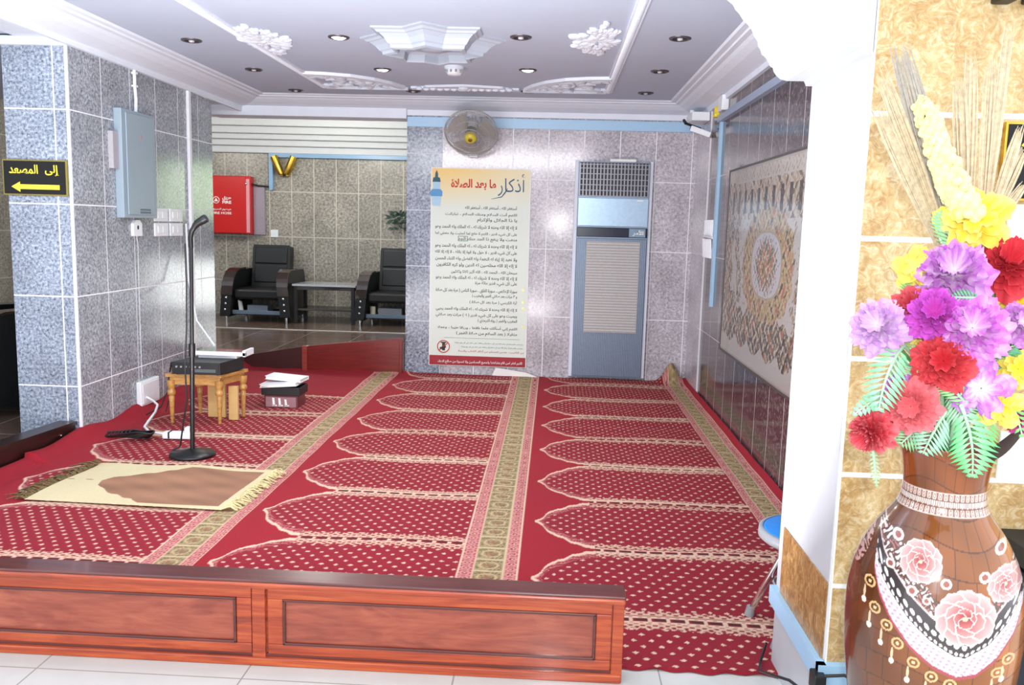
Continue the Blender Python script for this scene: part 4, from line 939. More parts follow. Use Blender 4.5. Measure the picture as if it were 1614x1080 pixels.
tag(MB().tube([(-2.27, 10.72, .118), (-2.27, 10.72, .24)], .035, 10).build('bottle', plain('cream_bottle', rgb(206, 196, 170), .5)), 'cream bottle standing under the right hall armchair', 'bottle')
dup(ch, (-3.72, 5.62, 0), -.5, 'black leather armchair at the left edge, partly hidden behind the granite pillar')
root = thing('coffee_table', 'dark coffee table with pale top and lower shelf between the two hall armchairs', 'table', (-2.88, 10.85, 0))
MB().box(-3.28, -2.47, 10.62, 11.12, .475, .50).build('top', plain('pale_reflecting_top', rgb(170, 174, 178), .15), root, .004)
MB().box(-3.26, -2.49, 10.64, 11.10, .43, .475).build('apron', M['armwood'], root)
for x in (-3.24, -2.51):
    for y in (10.66, 11.08): MB().box(x-.022, x+.022, y-.022, y+.022, 0, .475).build('leg', M['black'], root, .003)
MB().box(-3.22, -2.53, 10.66, 11.08, .165, .19).build('shelf', plain('dark_shelf', rgb(60, 54, 50), .2), root, .003)
# plant on the wall half hidden by the back wall
root = thing('hanging_plant', 'dark green trailing plant on the hall wall at the edge of the back wall', 'plant', (-2.06, 11.4, 1.15))
MB().lathe([(.001, 1.13), (.07, 1.13), (.10, 1.28), (.095, 1.28), (.08, 1.24)], (-1.84, 11.38, 0), 20).build('pot', M['card'], root)
b = MB(); rg = random.Random(3)
for k in range(60):
    a = rg.uniform(0, 2*PI); r_ = rg.uniform(.02, .17); c = Vector((-2.06+r_*math.cos(a), 11.36-abs(r_*math.sin(a))*.6, 1.33+rg.uniform(-.12, .12)))
    d = Vector((math.cos(a), -abs(math.sin(a)), rg.uniform(-.6, .6))).normalized()*rg.uniform(.04, .07); w = Vector((-d.z, rg.uniform(-.4, .4)*.05, d.x)).normalized()*.02
    b.add([c-d, c+w, c+d, c-w], [(0, 1, 2, 3)])
b.tube([(-1.84, 11.38, 1.24), (-1.95, 11.36, 1.36), (-2.08, 11.34, 1.34)], .006, 5); b.build('leaves', plain('dark_leaf', rgb(74, 92, 80), .5, var=.35, sc=30), root)

# ================================================================== right foreground: stool, cables, cabinet, sign
root = thing('folding_stool', 'round stool with a blue seat partly hidden behind the white pillar', 'stool', (.83, 2.62, 0))
sc_ = at(1262, 836, 'z', .42)
sx_, sy_ = .865, 2.70; 
MB().lathe([(.001, .355), (.15, .355), (.158, .35), (.16, .34)], (sx_, sy_, 0), 40).build('seat', plain('bright_blue_vinyl', rgb(30, 140, 232), .35), root)
MB().lathe([(.158, .352), (.170, .350), (.172, .325), (.16, .315), (.001, .315)], (sx_, sy_, 0), 40).build('seat_rim', M['greypl'], root)
for (tx, ty) in ((.705, 2.79), (.98, 2.87), (.735, 2.56), (1.0, 2.57)):
    b = MB().tube([(tx, ty, .03), (sx_+(tx-sx_)*.35, sy_+(ty-sy_)*.35, .315)], .011, 10); lg = b.build('leg', M['chrome'], root)
    MB().tube([(tx-.004, ty+.002, .012), (tx, ty, .045)], [.017, .014], 10).build('rubber_foot', M['greypl'], lg)
b = MB().torus((sx_, sy_, .16), .11, .007, None, 32, 6); b.build('foot_ring', M['chrome'], root)
root = thing('power_adapter', 'small black power adapter with cables at the foot of the white pillar', 'adapter', (.69, 2.02, .21))
MB().box(.665, .695, 1.985, 2.03, .19, .235).build('body', M['blackplastic'], root, .004)
MB().tube([(.675, 2.0, .19), (.66, 2.04, .165), (.64, 2.1, .16), (.62, 2.2, .12), (.63, 2.35, .05), (.66, 2.46, .02), (.69, 2.52, .05)], .004, 6).build('cable', M['blackplastic'], root)
MB().tube([(.69, 1.99, .235), (.73, 1.97, .25), (.79, 1.94, .235), (.84, 1.9, .20), (.87, 1.88, .16), (.88, 1.88, .02)], .004, 6).build('cable', M['blackplastic'], root)
root = thing('black_cabinet', 'black rounded-top cabinet at the right edge behind the brown vase', 'cabinet', (1.22, 1.86, 0))
MB().prism([(.985, 0), (1.5, 0), (1.5, .60), (1.08, .60), (1.03, .59), (1.0, .565), (.985, .52)], 'y', 1.74, 1.99).build('body', plain('blue_black_body', rgb(18, 24, 36), .5), root, .012)
MB().prism([(1.02, .602), (1.5, .602), (1.5, .622), (1.06, .622)], 'y', 1.73, 2.0).build('top', plain('black_gloss_top', rgb(8, 8, 9), .6), root, .004)
root = thing('direction_sign', 'black sign with yellow lettering on the marble wall at the upper right', 'sign', (1.18, RY0, 1.40))
MB().box(1.0, 1.37, RY0-.016, RY0-.001, 1.385, 1.56).build('board', M['brass'], root, .002)
MB().box(1.006, 1.364, RY0-.018, RY0-.014, 1.391, 1.554).build('face', M['signblack'], root)
b = MB(); put_text(b, 'إلى المصعد', 1.035, 1.33, 1.49, 1.54, lambda u, w: (u, RY0-.020, w), bold=.03); b.build('lettering', M['yellow'], root)
b = MB().add([(1.32, RY0-.020, 1.42), (1.32, RY0-.020, 1.44), (1.1, RY0-.020, 1.44), (1.1, RY0-.020, 1.455), (1.06, RY0-.020, 1.43), (1.1, RY0-.020, 1.405), (1.1, RY0-.020, 1.42)], [tuple(range(7))]); b.build('arrow', M['yellow'], root)
root = thing('wall_bracket', 'small black bracket at the very top right on the marble wall', 'bracket', (1.0, RY0, 1.82))
MB().box(.945, .985, RY0-.05, RY0-.001, 1.812, 1.86).box(1.01, 1.06, RY0-.05, RY0-.001, 1.812, 1.86).build('claw', M['blackplastic'], root, .004)
MB().box(.945, 1.2, RY0-.03, RY0-.001, 1.845, 1.88).build('bar', M['blackplastic'], root, .004)
tag(MB().box(1.03, 1.35, RY0-.006, RY0+.001, 1.285, 1.378).build('notice_sheet', M['paper']), 'blank white sheet on the marble wall under the upper right sign', 'notice')
tag(MB().box(1.065, 1.40, RY0-.006, RY0+.001, .735, .85).build('notice_sheet', M['paper']), 'blank white sheet on the marble wall behind the rim of the vase', 'notice')
# ================================================================== painted vase
VX, VY = .757, 1.62
root = thing('floor_vase', 'tall glossy amber-brown floor vase with white lace collar and painted pink peonies', 'vase', (VX, VY, 0))
VP = [(.002, 0), (.088, 0), (.093, .012), (.088, .04), (.094, .10), (.108, .2), (.125, .3), (.142, .40), (.153, .48), (.1575, .55), (.157, .61), (.149, .66), (.136, .70), (.119, .735), (.099, .765), (.083, .787), (.075, .805), (.0725, .825), (.073, .85), (.076, .875), (.081, .897), (.090, .912), (.095, .918), (.094, .922), (.086, .920), (.076, .90), (.068, .86), (.066, .80)]
pr = np.array(VP); s_ = np.concatenate([[0], np.cumsum(np.hypot(*np.diff(pr, axis=0).T))])
tt = np.linspace(0, s_[-1], 640); rr = np.interp(tt, s_, pr[:, 0]); zz_ = np.interp(tt, s_, pr[:, 1])
k_ = np.ones(13)/13; rs = np.convolve(np.pad(rr, 6, 'edge'), k_, 'valid'); zs_ = np.convolve(np.pad(zz_, 6, 'edge'), k_, 'valid')
NT_ = 660; u_ = np.linspace(-1, 1, NT_, endpoint=False); th = PI*(.42*u_+.58*u_**3)
TH, RR = np.meshgrid(th, rs); _, ZZ = np.meshgrid(th, zs_)
phi0 = math.atan2(-VY, -VX)                                            # the side that faces the room entrance
A = phi0+TH
VV = np.stack([VX+RR*np.cos(A), VY+RR*np.sin(A), ZZ], -1)
xo = RR*np.sin(TH); front = np.abs(TH) < PI*.52
za, zb = at(1491, 730, 'y', 1.47).z, at(1491, 1080, 'y', 1.47).z
def cp(cx, cy): return (cx-497)*.000384, za+(zb-za)*(cy/3.085)/350.0
def curve(pts): q = np.array([cp(*p) for p in pts]); return np.interp(xo, q[:, 0], q[:, 1]), (xo >= q[0, 0]) & (xo <= q[-1, 0]) & front
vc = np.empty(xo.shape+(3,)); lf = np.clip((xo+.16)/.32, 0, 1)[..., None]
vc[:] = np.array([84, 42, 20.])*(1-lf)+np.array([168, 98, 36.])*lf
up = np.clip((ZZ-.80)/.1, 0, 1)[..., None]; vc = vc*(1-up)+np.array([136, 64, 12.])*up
def vp(m, c, al=1.0):
    q = np.clip(m.astype(float)*al, 0, 1)[..., None]; vc[:] = vc*(1-q)+np.array(c, float)*q
row = np.floor(ZZ/.047+.25*np.sin(TH*3)); gx = np.mod(TH/.235+.12*np.sin(row*2.1)+.5*0, 1); gz = np.mod(ZZ/.047+.25*np.sin(TH*3), 1)
cell = np.sin(np.floor(TH/.235+.12*np.sin(row*2.1))*7.3+row*3.1)
vc *= (1+.05*cell[..., None])*(1+.10*np.sin(TH*5+ZZ*23)*np.sin(ZZ*31))[..., None]
vp((gx < .045) | (gz < .05), (70, 36, 16), .75)
# collar
band = (ZZ > .793) & (ZZ < .836) & (np.gradient(zs_)[:, None] > 0)
vp(band, (150, 100, 84)); bu = np.mod(TH/.13, 1)-.5; bz = (ZZ-.8145)/.0215
d = np.hypot(bu*1.7, (np.abs(bz)-.62)*1.5); vp(band & (d < .62) & (d > .36), (214, 200, 190)); vp(band & (d < .2), (220, 206, 196)); vp(band & (np.abs(bz) < .2) & (np.mod(TH/.05, 1) < .7), (220, 210, 202)); vp(band & (np.abs(np.abs(bz)-.3) < .05), (104, 60, 44)); vp(band & (np.abs(bz) > .92), (206, 190, 180))
# swag
O = [(215, 560), (235, 640), (265, 725), (330, 830), (420, 930), (520, 1000), (620, 1040), (700, 1020), (780, 940), (840, 830), (878, 690)]
I = [(228, 560), (262, 640), (300, 690), (400, 800), (500, 880), (600, 935), (650, 942), (740, 875), (810, 780), (872, 660)]
zO, m1 = curve(O); zI, m2 = curve(I); sw = m1 & m2
gap = (ZZ-zI)
vp(sw & (gap > 0) & (gap < .05), (60, 50, 50))
vp(sw & (gap > 0) & (gap < .034) & (np.hypot(np.mod(xo/.0125, 1)-.5, (gap-.022)/.0125) < .36), (250, 244, 244))
vp(sw & (gap > 0) & (gap < .034) & (np.hypot(np.mod(xo/.0085+.3, 1)-.5, (gap-.008)/.0085) < .36), (236, 214, 214))
vp(sw & (gap > .044) & (gap < .05), (230, 200, 196))
vp(sw & (ZZ < zI) & (ZZ > zO), (212, 200, 208))
wv = np.sin(xo*420+ZZ*260)*np.sin(ZZ*520-xo*130)
vp(sw & (ZZ < zI) & (ZZ > zO) & (wv > .45), (170, 122, 150), .7)
vp(sw & (np.abs(ZZ-zO) < .0035), (166, 70, 76)); vp(sw & (np.abs(ZZ-zI) < .003), (250, 248, 250))
# scroll leaves on dark ground above the swag
sc1 = np.sin(xo*300+2.2*np.sin(ZZ*240))*np.sin(ZZ*300+2*np.sin(xo*260))
gr = sw & (gap > .048) & (gap < .048+np.interp(xo, [cp(230, 0)[0], cp(330, 0)[0], cp(560, 0)[0], cp(700, 0)[0], cp(870, 0)[0]], [.03, .062, .02, .02, .07]))
vp(gr, (82, 64, 58), .85); vp(gr & (sc1 > .35), (232, 208, 200)); vp(gr & (sc1 < -.72), (190, 110, 100))
def peony(cx, cy, R, n, rot):
    x0, z0 = cp(cx, cy); R *= .000384; dx, dz = xo-x0, ZZ-z0
    def petal(a, d, pr_, deep, pale):
        ux, uz = math.cos(a), math.sin(a); px_ = (dx-d*R*ux); pz_ = (dz-d*R*uz)
        lo = (px_*ux+pz_*uz)/(R*pr_); la = (-px_*uz+pz_*ux)/(R*pr_); q = np.hypot(lo*(1.0), la*.86)*(1+.05*np.sin(7*np.arctan2(la, lo)))
        m = front & (q < 1); t = np.clip(.5+.5*lo, 0, 1)[..., None]; k = m[..., None].astype(float)
        vc[:] = vc*(1-k)+(np.array(deep, float)*(1-t)+np.array(pale, float)*t)*k
        vp(front & (np.abs(q-.95) < .07), (224, 208, 204), .9)
    for k in range(n): petal(rot+2*PI*k/n, .62, .40, (176, 92, 92), (214, 176, 172))
    for k in range(6): petal(rot+.5+2*PI*k/6, .36, .32, (160, 62, 62), (206, 150, 144))
    for k in range(4): petal(rot+2*PI*k/4, .16, .22, (140, 34, 36), (196, 112, 104))
    r = np.hypot(dx, dz)/R; vp(front & (r < .09), (222, 186, 150))
peony(635, 745, 125, 9, .2); peony(430, 525, 92, 8, .5); peony(790, 595, 76, 8, 1.0)
for cx, cy, R in ((300, 570, 22), (405, 660, 24), (470, 690, 18), (545, 600, 24), (700, 560, 24), (760, 450, 26), (320, 440, 26)):
    x0, z0 = cp(cx, cy); r = np.hypot(xo-x0, ZZ-z0)/(R*.000384); vp(front & (r < 1), (236, 206, 198)); vp(front & (r < .55), (150, 84, 70))
# lace paisley at the left shoulder and gilt drops under the swag
x0, z0 = cp(150, 520); e = np.hypot((xo-x0-(ZZ-z0)*.22)/.018, (ZZ-z0)/.052); vp(front & (e < 1) & (sc1 > -.25), (214, 172, 166), .9)
for cx, cy in ((215, 690), (250, 800), (310, 860), (365, 930), (440, 1000), (520, 1050), (600, 1075), (790, 1010), (830, 950)):
    x0, z0 = cp(cx, cy); r = np.hypot(xo-x0, ZZ-z0)/.0105; vp(front & (np.abs(r-.85) < .17), (216, 178, 120)); vp(front & (r < .3), (226, 196, 150))
    dd = np.hypot((xo-x0+.008)/.0022, (ZZ-z0+.022)/.012); vp(front & (dd < 1), (220, 190, 150)); dd = np.hypot((xo-x0+.008)/.0045, (ZZ-z0+.037)/.006); vp(front & (dd < 1), (240, 226, 206))
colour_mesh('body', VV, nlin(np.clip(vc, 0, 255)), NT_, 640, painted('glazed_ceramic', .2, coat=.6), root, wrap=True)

# ================================================================== flowers
M['petal'] = painted('silk_petal', .7, .04); M['leaf'] = painted('silk_leaf', .6, .06)
def colour_poly(name, V, F, cols, mat, parent):
    me = bpy.data.meshes.new(name); o = ORI[parent.name]; V = np.asarray(V, float)-np.array(o)
    me.from_pydata(V.tolist(), [], F); a_ = me.color_attributes.new('paint', 'FLOAT_COLOR', 'POINT')
    c4 = np.ones((len(V), 4), np.float32); c4[:, :3] = nlin(np.clip(cols, 0, 255)); a_.data.foreach_set('color', c4.ravel())
    me.polygons.foreach_set('use_smooth', np.full(len(F), True)); me.materials.append(mat); me.update()
    ob = bpy.data.objects.new(name, me); C.objects.link(ob); ob.parent = parent; return ob
BC = Vector((VX, VY+.02, 1.05)); eye = Vector((0, 0, EYE))
def frame(n):
    n = n.normalized(); x = Vector((0, 0, 1)).cross(n); x = x.normalized() if x.length > 1e-3 else Vector((1, 0, 0)); return x, n.cross(x), n
GREEN = plain('stem_green', rgb(110, 160, 96), .6, var=.15)
def flower(px, py, y, dpx, inner, outer, label, kind='carnation', turn=(0, 0), out=.8):
    c = at(px, py, 'y', y); R = dpx/2*y/FPX*1.14
    n = (eye-c).normalized()*1.0+(c-BC).normalized()*out+Vector((turn[0], 0, turn[1])); fx_, fy_, fz_ = frame(n)
    root = thing('silk_flower', label, 'flower', c, 'silk flowers in the vase')
    Vs, Fs, Cs = [], [], []; rg = np.random.default_rng(int(px*7+py))
    if kind == 'carnation': lay, na, nr, pet = 6, 66, 7, 8
    elif kind == 'broad': lay, na, nr, pet = 3, 60, 8, 5
    for i in range(lay):
        Rm = R*(1-.125*i); th_ = np.linspace(0, 2*PI, na, endpoint=False); ph = rg.random()*6.28
        if kind == 'carnation':
            edge = 1+.10*np.sin(pet*th_/2*2+ph)+.05*np.sin(31*th_)+.03*rg.standard_normal(na)
        else:
            edge = .55+.5*np.abs(np.cos(pet*th_/2+ph))**.55+.03*rg.standard_normal(na); Rm = R*(1-.22*i)
        for j in range(nr):
            q = (j+.4)/(nr-.6); r_ = Rm*q*edge
            ruf = (.10 if kind == 'carnation' else .07)*R*q**2*np.sin((13+2*i)*th_+ph*2)+.03*R*q*rg.standard_normal(na)
            h = R*(.09*i-.05)+R*(.10+.13*i)*q**1.5+ruf-R*.18*(q**3)*(i == 0)
            P_ = np.array(c)+np.outer(r_*np.cos(th_), fx_)+np.outer(r_*np.sin(th_), fy_)+np.outer(h, fz_)
            Vs.append(P_); mixf = np.clip(q**1.6*.85+.38*np.sin(9*th_+ph)*np.sin(4*th_+2*ph)*q+.10*rg.standard_normal(na), 0, 1)[:, None]
            Cs.append(np.array(inner)*(1-mixf)+np.array(outer)*mixf)
        o_ = i*nr*na
        Fs += [(o_+j*na+k, o_+j*na+(k+1) % na, o_+(j+1)*na+(k+1) % na, o_+(j+1)*na+k) for j in range(nr-1) for k in range(na)]
    colour_poly('petals', np.concatenate(Vs), Fs, np.concatenate(Cs), M['petal'], root)
    back = c-fz_*R*.12; end = Vector((VX+rg.uniform(-.035, .035), VY+rg.uniform(-.03, .03), .87))
    MB().tube([c-fz_*R*.05, c-fz_*R*.3, c-fz_*R*.55], [R*.34, R*.22, .004], 10).build('calyx', GREEN, root)
    m1 = c-fz_*R*.5; m2 = Vector((VX*.6+c.x*.4, VY*.6+c.y*.4, max(.96, c.z*.55+.93*.45)))
    MB().tube([m1, m1*.6+m2*.4-fz_*.01, m2, end], .0035, 6).build('stem', GREEN, root)
WH, PUR, MAG, RED_, COR, YEL, LY = (240, 226, 238), (196, 110, 204), (206, 76, 182), (204, 44, 60), (226, 112, 118), (240, 206, 40), (236, 226, 128)
FL = [
 (1503, 437, 1.47, 100, WH, PUR, 'white-centred purple ruffled carnation below the tall green leaf, top of the bouquet'),
 (1586, 424, 1.50, 92, RED_, (226, 70, 80), 'large red carnation at the upper right of the bouquet'),
 (1440, 486, 1.47, 62, RED_, COR, 'small red carnation between the two left purple flowers'),
 (1387, 516, 1.46, 80, WH, (214, 160, 226), 'pale lilac carnation at the far left of the bouquet'),
 (1474, 497, 1.42, 78, MAG, (206, 90, 206), 'deep magenta carnation in the middle of the bouquet'),
 (1531, 521, 1.40, 98, WH, (214, 110, 216), 'large white and pink carnation right of the magenta one'),
 (1606, 512, 1.45, 62, WH, (206, 120, 214), 'white and lilac carnation cut by the right frame edge'),
 (1487, 571, 1.40, 84, RED_, (222, 82, 86), 'red carnation with pale stem in the centre below the magenta one'),
 (1437, 640, 1.40, 76, (236, 130, 136), COR, 'coral carnation at the lower left above the vase'),
 (1377, 678, 1.42, 66, RED_, COR, 'hanging red carnation at the lowest left of the bouquet'),
 (1418, 612, 1.44, 40, WH, PUR, 'tiny purple carnation peeping out above the coral one'),
 (1610, 662, 1.47, 44, (240, 140, 200), (214, 60, 150), 'pink carnation at the lower right frame edge'),
 (1606, 545, 1.50, 36, RED_, COR, 'small red bloom at the right frame edge above the yellow one')]
for f_ in FL: flower(*f_[:6], f_[6], turn=((-.9, -.7) if f_[1] == 678 else (0, .1)))
FB = [
 (1536, 345, 1.50, 98, YEL, LY, 'large pale yellow lily-like flower at the top of the bouquet'),
 (1446, 424, 1.50, 66, LY, (250, 226, 90), 'yellow broad-petalled flower at the upper left of the bouquet'),
 (1604, 480, 1.52, 56, YEL, LY, 'yellow flower under the large red carnation at the right'),
 (1604, 582, 1.44, 54, YEL, LY, 'yellow flower at the right edge above the fern tip'),
 (1575, 640, 1.40, 66, YEL, LY, 'bright yellow flower just above the right rim of the vase'),
 (1462, 533, 1.47, 44, LY, (240, 220, 110), 'small pale yellow flower behind the centre red carnation'),
 (1546, 612, 1.40, 84, WH, (196, 110, 220), 'white and violet iris-like flower in the lower centre')]
for f_ in FB: flower(*f_[:6], f_[6], kind='broad', out=.5)

def frond(p0, p1, wpx, n, label, bend=(0, 0, 0), cols=((96, 190, 130), (176, 230, 180)), y0=1.45, y1=1.38, ang=.9):
    a = at(*p0, 'y', y0); c = at(*p1, 'y', y1); m = (a+c)/2+Vector(bend); wid = wpx*y1/FPX
    root = thing('fern_frond', label, 'leaf', a, 'artificial fern leaves in the vase')
    def bz(t): return a*(1-t)**2+m*2*t*(1-t)+c*t*t
    Vs, Fs, Cs = [], [], []; rg = random.Random(int(p0[0]*3+p1[1]))
    for k in range(n):
        t = .08+.92*(k+.5)/n; p = bz(t); d = (bz(min(1, t+.02))-bz(t-.02)).normalized(); v = (eye-p).normalized(); s = d.cross(v).normalized()
        L_ = wid*(math.sin(PI*min(1, t*.93+.06))**.7); w_ = (c-a).length/n*.62
        for sg in (-1, 1):
            dr = (s*sg*math.sin(ang)+d*math.cos(ang)+v*rg.uniform(-.1, .25)).normalized(); q = dr.cross(v).normalized()*w_*.5
            o_ = len(Vs); Vs += [p, p+dr*L_*.45+q+v*.003, p+dr*L_*(.9+.15*rg.random()), p+dr*L_*.45-q+v*.003, p+dr*L_*.5+v*.006]
            Fs += [(o_, o_+4, o_+1), (o_+1, o_+4, o_+2), (o_, o_+3, o_+4), (o_+4, o_+3, o_+2)]
            k1, k2 = np.array(cols[0], float), np.array(cols[1], float); e = rg.random()*.5
            Cs += [k2, k1*(.6-e*.3)+k2*(.4+e*.3), k1, k1*.5+k2*.5, k2*.6+k1*.4]
    colour_poly('leaflets', np.array([tuple(v) for v in Vs]), Fs, np.array(Cs), M['leaf'], root)
    b = MB().tube([bz(t) for t in np.linspace(0, 1, 10)], list(np.linspace(.0032, .0012, 10)), 6)
    b.tube([a, a*.6+Vector((VX, VY, 1.0))*.4, Vector((VX, VY, .88))], .003, 6)
    b.build('midrib', plain('midrib_green', rgb(180, 222, 186), .6), root)
frond((1425, 545), (1385, 648), 46, 12, 'large pale green fern hanging at the left of the bouquet', (-.02, -.02, .02))
frond((1405, 620), (1345, 655), 22, 9, 'small blue-green fern tip at the far left beside the pillar', (0, 0, .01), ((110, 180, 140), (190, 228, 200)))
frond((1515, 640), (1532, 752), 44, 12, 'bright green fern hanging down over the front of the vase neck', (0, -.03, .01), ((84, 200, 110), (170, 232, 176)), 1.38, 1.45)
frond((1490, 650), (1455, 715), 40, 10, 'round blue-green fern leaf on the left rim of the vase', (-.01, -.02, .01), ((120, 196, 150), (196, 230, 206)), 1.40, 1.44)
frond((1515, 425), (1480, 335), 30, 12, 'upright feathery green leaf at the top left of the bouquet', (0, 0, .01), ((110, 210, 130), (190, 236, 190)), 1.52, 1.52, .75)
frond((1470, 600), (1445, 590), 40, 8, 'yellow-green leaf behind the coral carnation', (0, 0, .0), ((170, 214, 120), (206, 232, 170)), 1.44, 1.42)
frond((1580, 610), (1612, 690), 24, 10, 'green fern at the lower right edge of the bouquet', (0, 0, .02), ((90, 190, 100), (176, 226, 150)), 1.44, 1.42)
frond((1560, 570), (1600, 545), 30, 9, 'blue-green leaf between the white and yellow flowers at the right', (0, 0, .01), ((60, 170, 110), (150, 214, 170)), 1.46, 1.45)
frond((1530, 645), (1480, 600), 26, 9, 'slim green leaf lying below the centre red carnation', (0, 0, .01), ((120, 200, 110), (190, 230, 170)), 1.40, 1.39)
frond((1545, 470), (1500, 468), 20, 8, 'dark green leaf under the top purple carnation', (0, -.01, 0), ((60, 150, 90), (140, 206, 160)), 1.42, 1.41)
frond((1570, 480), (1560, 505), 34, 9, 'pale green feathery leaf above the large white and pink carnation', (0, 0, 0), ((150, 210, 140), (206, 236, 190)), 1.46, 1.44)
frond((1375, 700), (1382, 768), 12, 10, 'thin trailing sprig hanging under the lowest red carnation', (0, 0, 0), ((150, 170, 120), (196, 206, 170)), 1.45, 1.45)
frond((1535, 345), (1555, 385), 30, 8, 'short green leaf below the large pale yellow flower', (0, 0, 0), ((110, 200, 140), (196, 236, 200)), 1.53, 1.50)

frond((1410, 560), (1425, 600), 34, 9, 'pale green leaf spray between the lilac and the coral carnations', (0, 0, 0), ((130, 206, 150), (204, 236, 204)), 1.46, 1.45)
frond((1450, 560), (1430, 520), 30, 8, 'green leaf spray beside the small pale yellow flower', (0, 0, 0), ((120, 196, 110), (196, 230, 170)), 1.49, 1.49)
frond((1500, 610), (1520, 660), 40, 9, 'white-green leaf cluster under the violet iris-like flower', (0, 0, 0), ((150, 220, 170), (220, 240, 220)), 1.44, 1.42)
frond((1555, 650), (1545, 700), 34, 9, 'green leaf spray left of the bright yellow flower at the rim', (0, -.01, 0), ((90, 200, 100), (170, 230, 160)), 1.45, 1.47)
frond((1460, 440), (1425, 460), 26, 8, 'small green leaf under the upper left yellow flower', (0, 0, 0), ((110, 190, 90), (180, 220, 150)), 1.51, 1.49)
frond((1600, 600), (1585, 560), 36, 9, 'dark green leaf behind the right edge yellow flower', (0, 0, 0), ((60, 160, 100), (140, 210, 160)), 1.50, 1.49)
frond((1460, 660), (1420, 700), 34, 9, 'green leaf spray under the coral carnation at the left of the rim', (0, 0, 0), ((100, 190, 120), (190, 228, 190)), 1.46, 1.45)
# dark curved leaf over the right rim
root = thing('dried_leaf', 'dark brown curled leaf arching from the vase rim to the right frame edge', 'leaf', (VX+.06, VY-.06, .9))
a, c = at(1548, 722, 'y', 1.52), at(1618, 668, 'y', 1.45); m = (a+c)/2+Vector((.0, 0, -.022)); b = MB(); vs = []
for k in range(12):
    t = k/11; p = a*(1-t)**2+m*2*t*(1-t)+c*t*t; w_ = .013*math.sin(PI*(.12+.8*t)); vs += [p+Vector((-.003, 0, w_)), p+Vector((0, -.006, 0)), p+Vector((.003, 0, -w_))]
b.add(vs, [(i*3+k, (i+1)*3+k, (i+1)*3+k+1, i*3+k+1) for i in range(11) for k in range(2)], True); b.build('blade', plain('dark_brown_leaf', rgb(64, 46, 42), .35), root)
MB().tube([a, a*.5+Vector((VX+.03, VY, .88))*.5, Vector((VX+.03, VY, .86))], .003, 6).build('stalk', plain('brown_stalk', rgb(90, 66, 50), .6), root)

# dried grasses
BE = plain('dried_beige', rgb(208, 190, 160), .85, var=.22, sc=120); GY = plain('dried_grey', rgb(178, 170, 160), .85, var=.15, sc=120)
def plume(p0, p1, wpx, label, n=16, mat=BE, y0=1.58, y1=1.58, bow=0):
    a = at(*p0, 'y', y0); c = at(*p1, 'y', y1); rg = random.Random(int(p1[0]+p1[1])); w_ = wpx*y1/FPX
    root = thing('dried_grass', label, 'dried grass', a, 'dried grasses in the vase')
    s = (c-a).cross(eye-a).normalized(); b = MB()
    for k in range(n):
        u = (k+.5)/n*2-1; tip = c+s*w_*.30*u+(a-c)*rg.uniform(0, .12); mid = (a*.45+c*.55)+s*(w_*.5*u+bow)+Vector((0, rg.uniform(-.006, .006), 0)); base = a+s*w_*.12*u
        b.tube([base*(1-t)**2+mid*2*t*(1-t)+tip*t*t for t in (0, .25, .5, .75, 1)], [.0012, .0016, .0018, .0015, .0005], 4, caps=False)
    b.build('plume', mat, root)
    MB().tube([a, a*.5+Vector((VX, VY, .98))*.5, Vector((VX, VY, .87))], .003, 6).build('stalk', BE, root)
plume((1500, 380), (1416, 66), 46, 'tall dried grass plume with a grey tip at the left', 22, GY)
plume((1490, 380), (1383, 100), 30, 'dried grass plume leaning left just below the grey-tipped one', 14)
plume((1480, 390), (1377, 160), 28, 'lowest dried grass plume leaning furthest left over the white pillar', 14)
plume((1525, 370), (1531, 74), 26, 'straight upright dried grass plume in the middle', 14)
plume((1520, 370), (1511, 112), 30, 'shorter upright dried grass plume left of the straight one', 14)
plume((1550, 370), (1592, 32), 22, 'tallest thin dried grass plume leaning right towards the black bracket', 12)
plume((1545, 370), (1563, 82), 24, 'brownish dried grass plume left of the tallest one', 12)
plume((1560, 350), (1612, 192), 20, 'thin dried grass fanning right in front of the black sign, upper', 10)
plume((1560, 355), (1616, 232), 22, 'thin dried grass fanning right in front of the black sign, middle', 10)
plume((1560, 365), (1618, 285), 20, 'thin dried grass fanning right below the black sign', 10)
root = thing('foxtail_spike', 'thick pale yellow bumpy foxtail spike rising through the dried grasses', 'dried flower', at(1520, 360, 'y', 1.5), 'dried grasses in the vase')
a, c = at(1530, 345, 'y', 1.5), at(1452, 150, 'y', 1.52); m = (a+c)/2+Vector((-.012, 0, -.008)); b = MB(); rg = random.Random(9)
for k in range(230):
    t = k/230; p = a*(1-t)**2+m*2*t*(1-t)+c*t*t; r_ = .024*(1-.45*t)*min(1, (1-t)*9+.25); th_ = k*2.39996
    d = Vector((math.cos(th_), math.sin(th_), .1)); b.ball(p+d*r_*(.6+.5*rg.random()), r_*(.36+.2*rg.random()), 5)
b.build('spike', plain('cream_yellow_spike', rgb(226, 218, 158), .8, var=.25, sc=70), root)
MB().tube([a, Vector((VX, VY, .88))], .004, 6).build('stalk', GREEN, root)
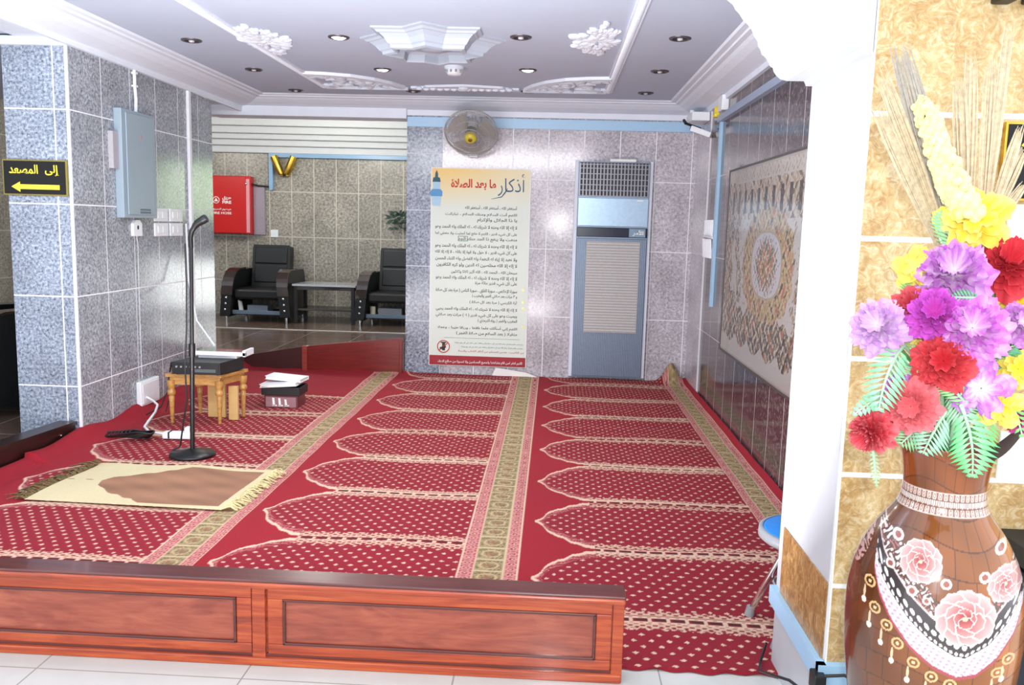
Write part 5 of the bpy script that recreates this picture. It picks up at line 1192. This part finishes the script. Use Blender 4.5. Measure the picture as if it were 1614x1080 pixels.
# ================================================================== light
def area(name, loc, size, sizey, power, col, rot=(0, 0, 0)):
    l = bpy.data.lights.new(name, 'AREA'); l.shape = 'RECTANGLE'; l.size = size; l.size_y = sizey; l.energy = power; l.color = col
    o = bpy.data.objects.new(name, l); C.objects.link(o); o.location = loc; o.rotation_euler = rot; return o
def point(name, loc, power, r, col):
    l = bpy.data.lights.new(name, 'POINT'); l.energy = power; l.shadow_soft_size = r; l.color = col
    o = bpy.data.objects.new(name, l); C.objects.link(o); o.location = loc; return o
point('camera_flash', (.05, -.02, EYE+.07), 36, .022, (1, .98, .97))
area('ceiling_fill', (-1.25, 2.52, .13), 2.6, .10, 74, (.95, .97, 1), (math.radians(180-14), 0, 0))  # added fill light with no fixture, hidden behind the partition, brightens the ceiling
area('back_wall_fill', (-.9, 2.62, 2.2), 2.6, .12, 28, (1, .98, 1), (math.radians(78), 0, 0))  # unseen fill added behind the arch to lift the back wall, no real fitting
point('hall_lamp', (-2.7, 9.6, 2.5), 45, .12, (1, .97, .88))
point('hall_lamp', (-5.0, 9.2, 2.5), 30, .12, (1, .98, .92))
point('left_lobby_lamp', (-4.6, 3.0, 1.95), 22, .1, (.82, .92, 1))
for x, y in ((-1.241, 4.918), (-1.192, 5.905), (-.212, 5.83)):
    l = bpy.data.lights.new('downlight_beam', 'SPOT'); l.energy = 22; l.spot_size = 2.2; l.spot_blend = .8; l.shadow_soft_size = .03; l.color = (1, .99, .96)
    o = bpy.data.objects.new('downlight_beam', l); C.objects.link(o); o.location = (x, y, 2.295)
w = bpy.data.worlds.new('World'); bpy.context.scene.world = w; w.use_nodes = True
bg = w.node_tree.nodes['Background']; bg.inputs[0].default_value = (.86, .92, 1.0, 1); bg.inputs[1].default_value = 1.35

# ================================================================== camera
cam = bpy.data.cameras.new('camera'); co = bpy.data.objects.new('camera', cam); C.objects.link(co)
cam.sensor_fit = 'HORIZONTAL'; cam.sensor_width = 36; cam.lens = FPX/1614*36; cam.clip_start = .02
r, d, f = AX
co.matrix_world = Matrix(((r.x, -d.x, -f.x, 0), (r.y, -d.y, -f.y, 0), (r.z, -d.z, -f.z, EYE), (0, 0, 0, 1)))
sc = bpy.context.scene; sc.camera = co
sc.view_settings.view_transform = 'Standard'; sc.view_settings.look = 'None'; sc.view_settings.exposure = 0.75; sc.view_settings.gamma = 1.0
try:
    sc.cycles.use_denoising = True; sc.cycles.max_bounces = 8; sc.cycles.sample_clamp_indirect = 6
except Exception: pass
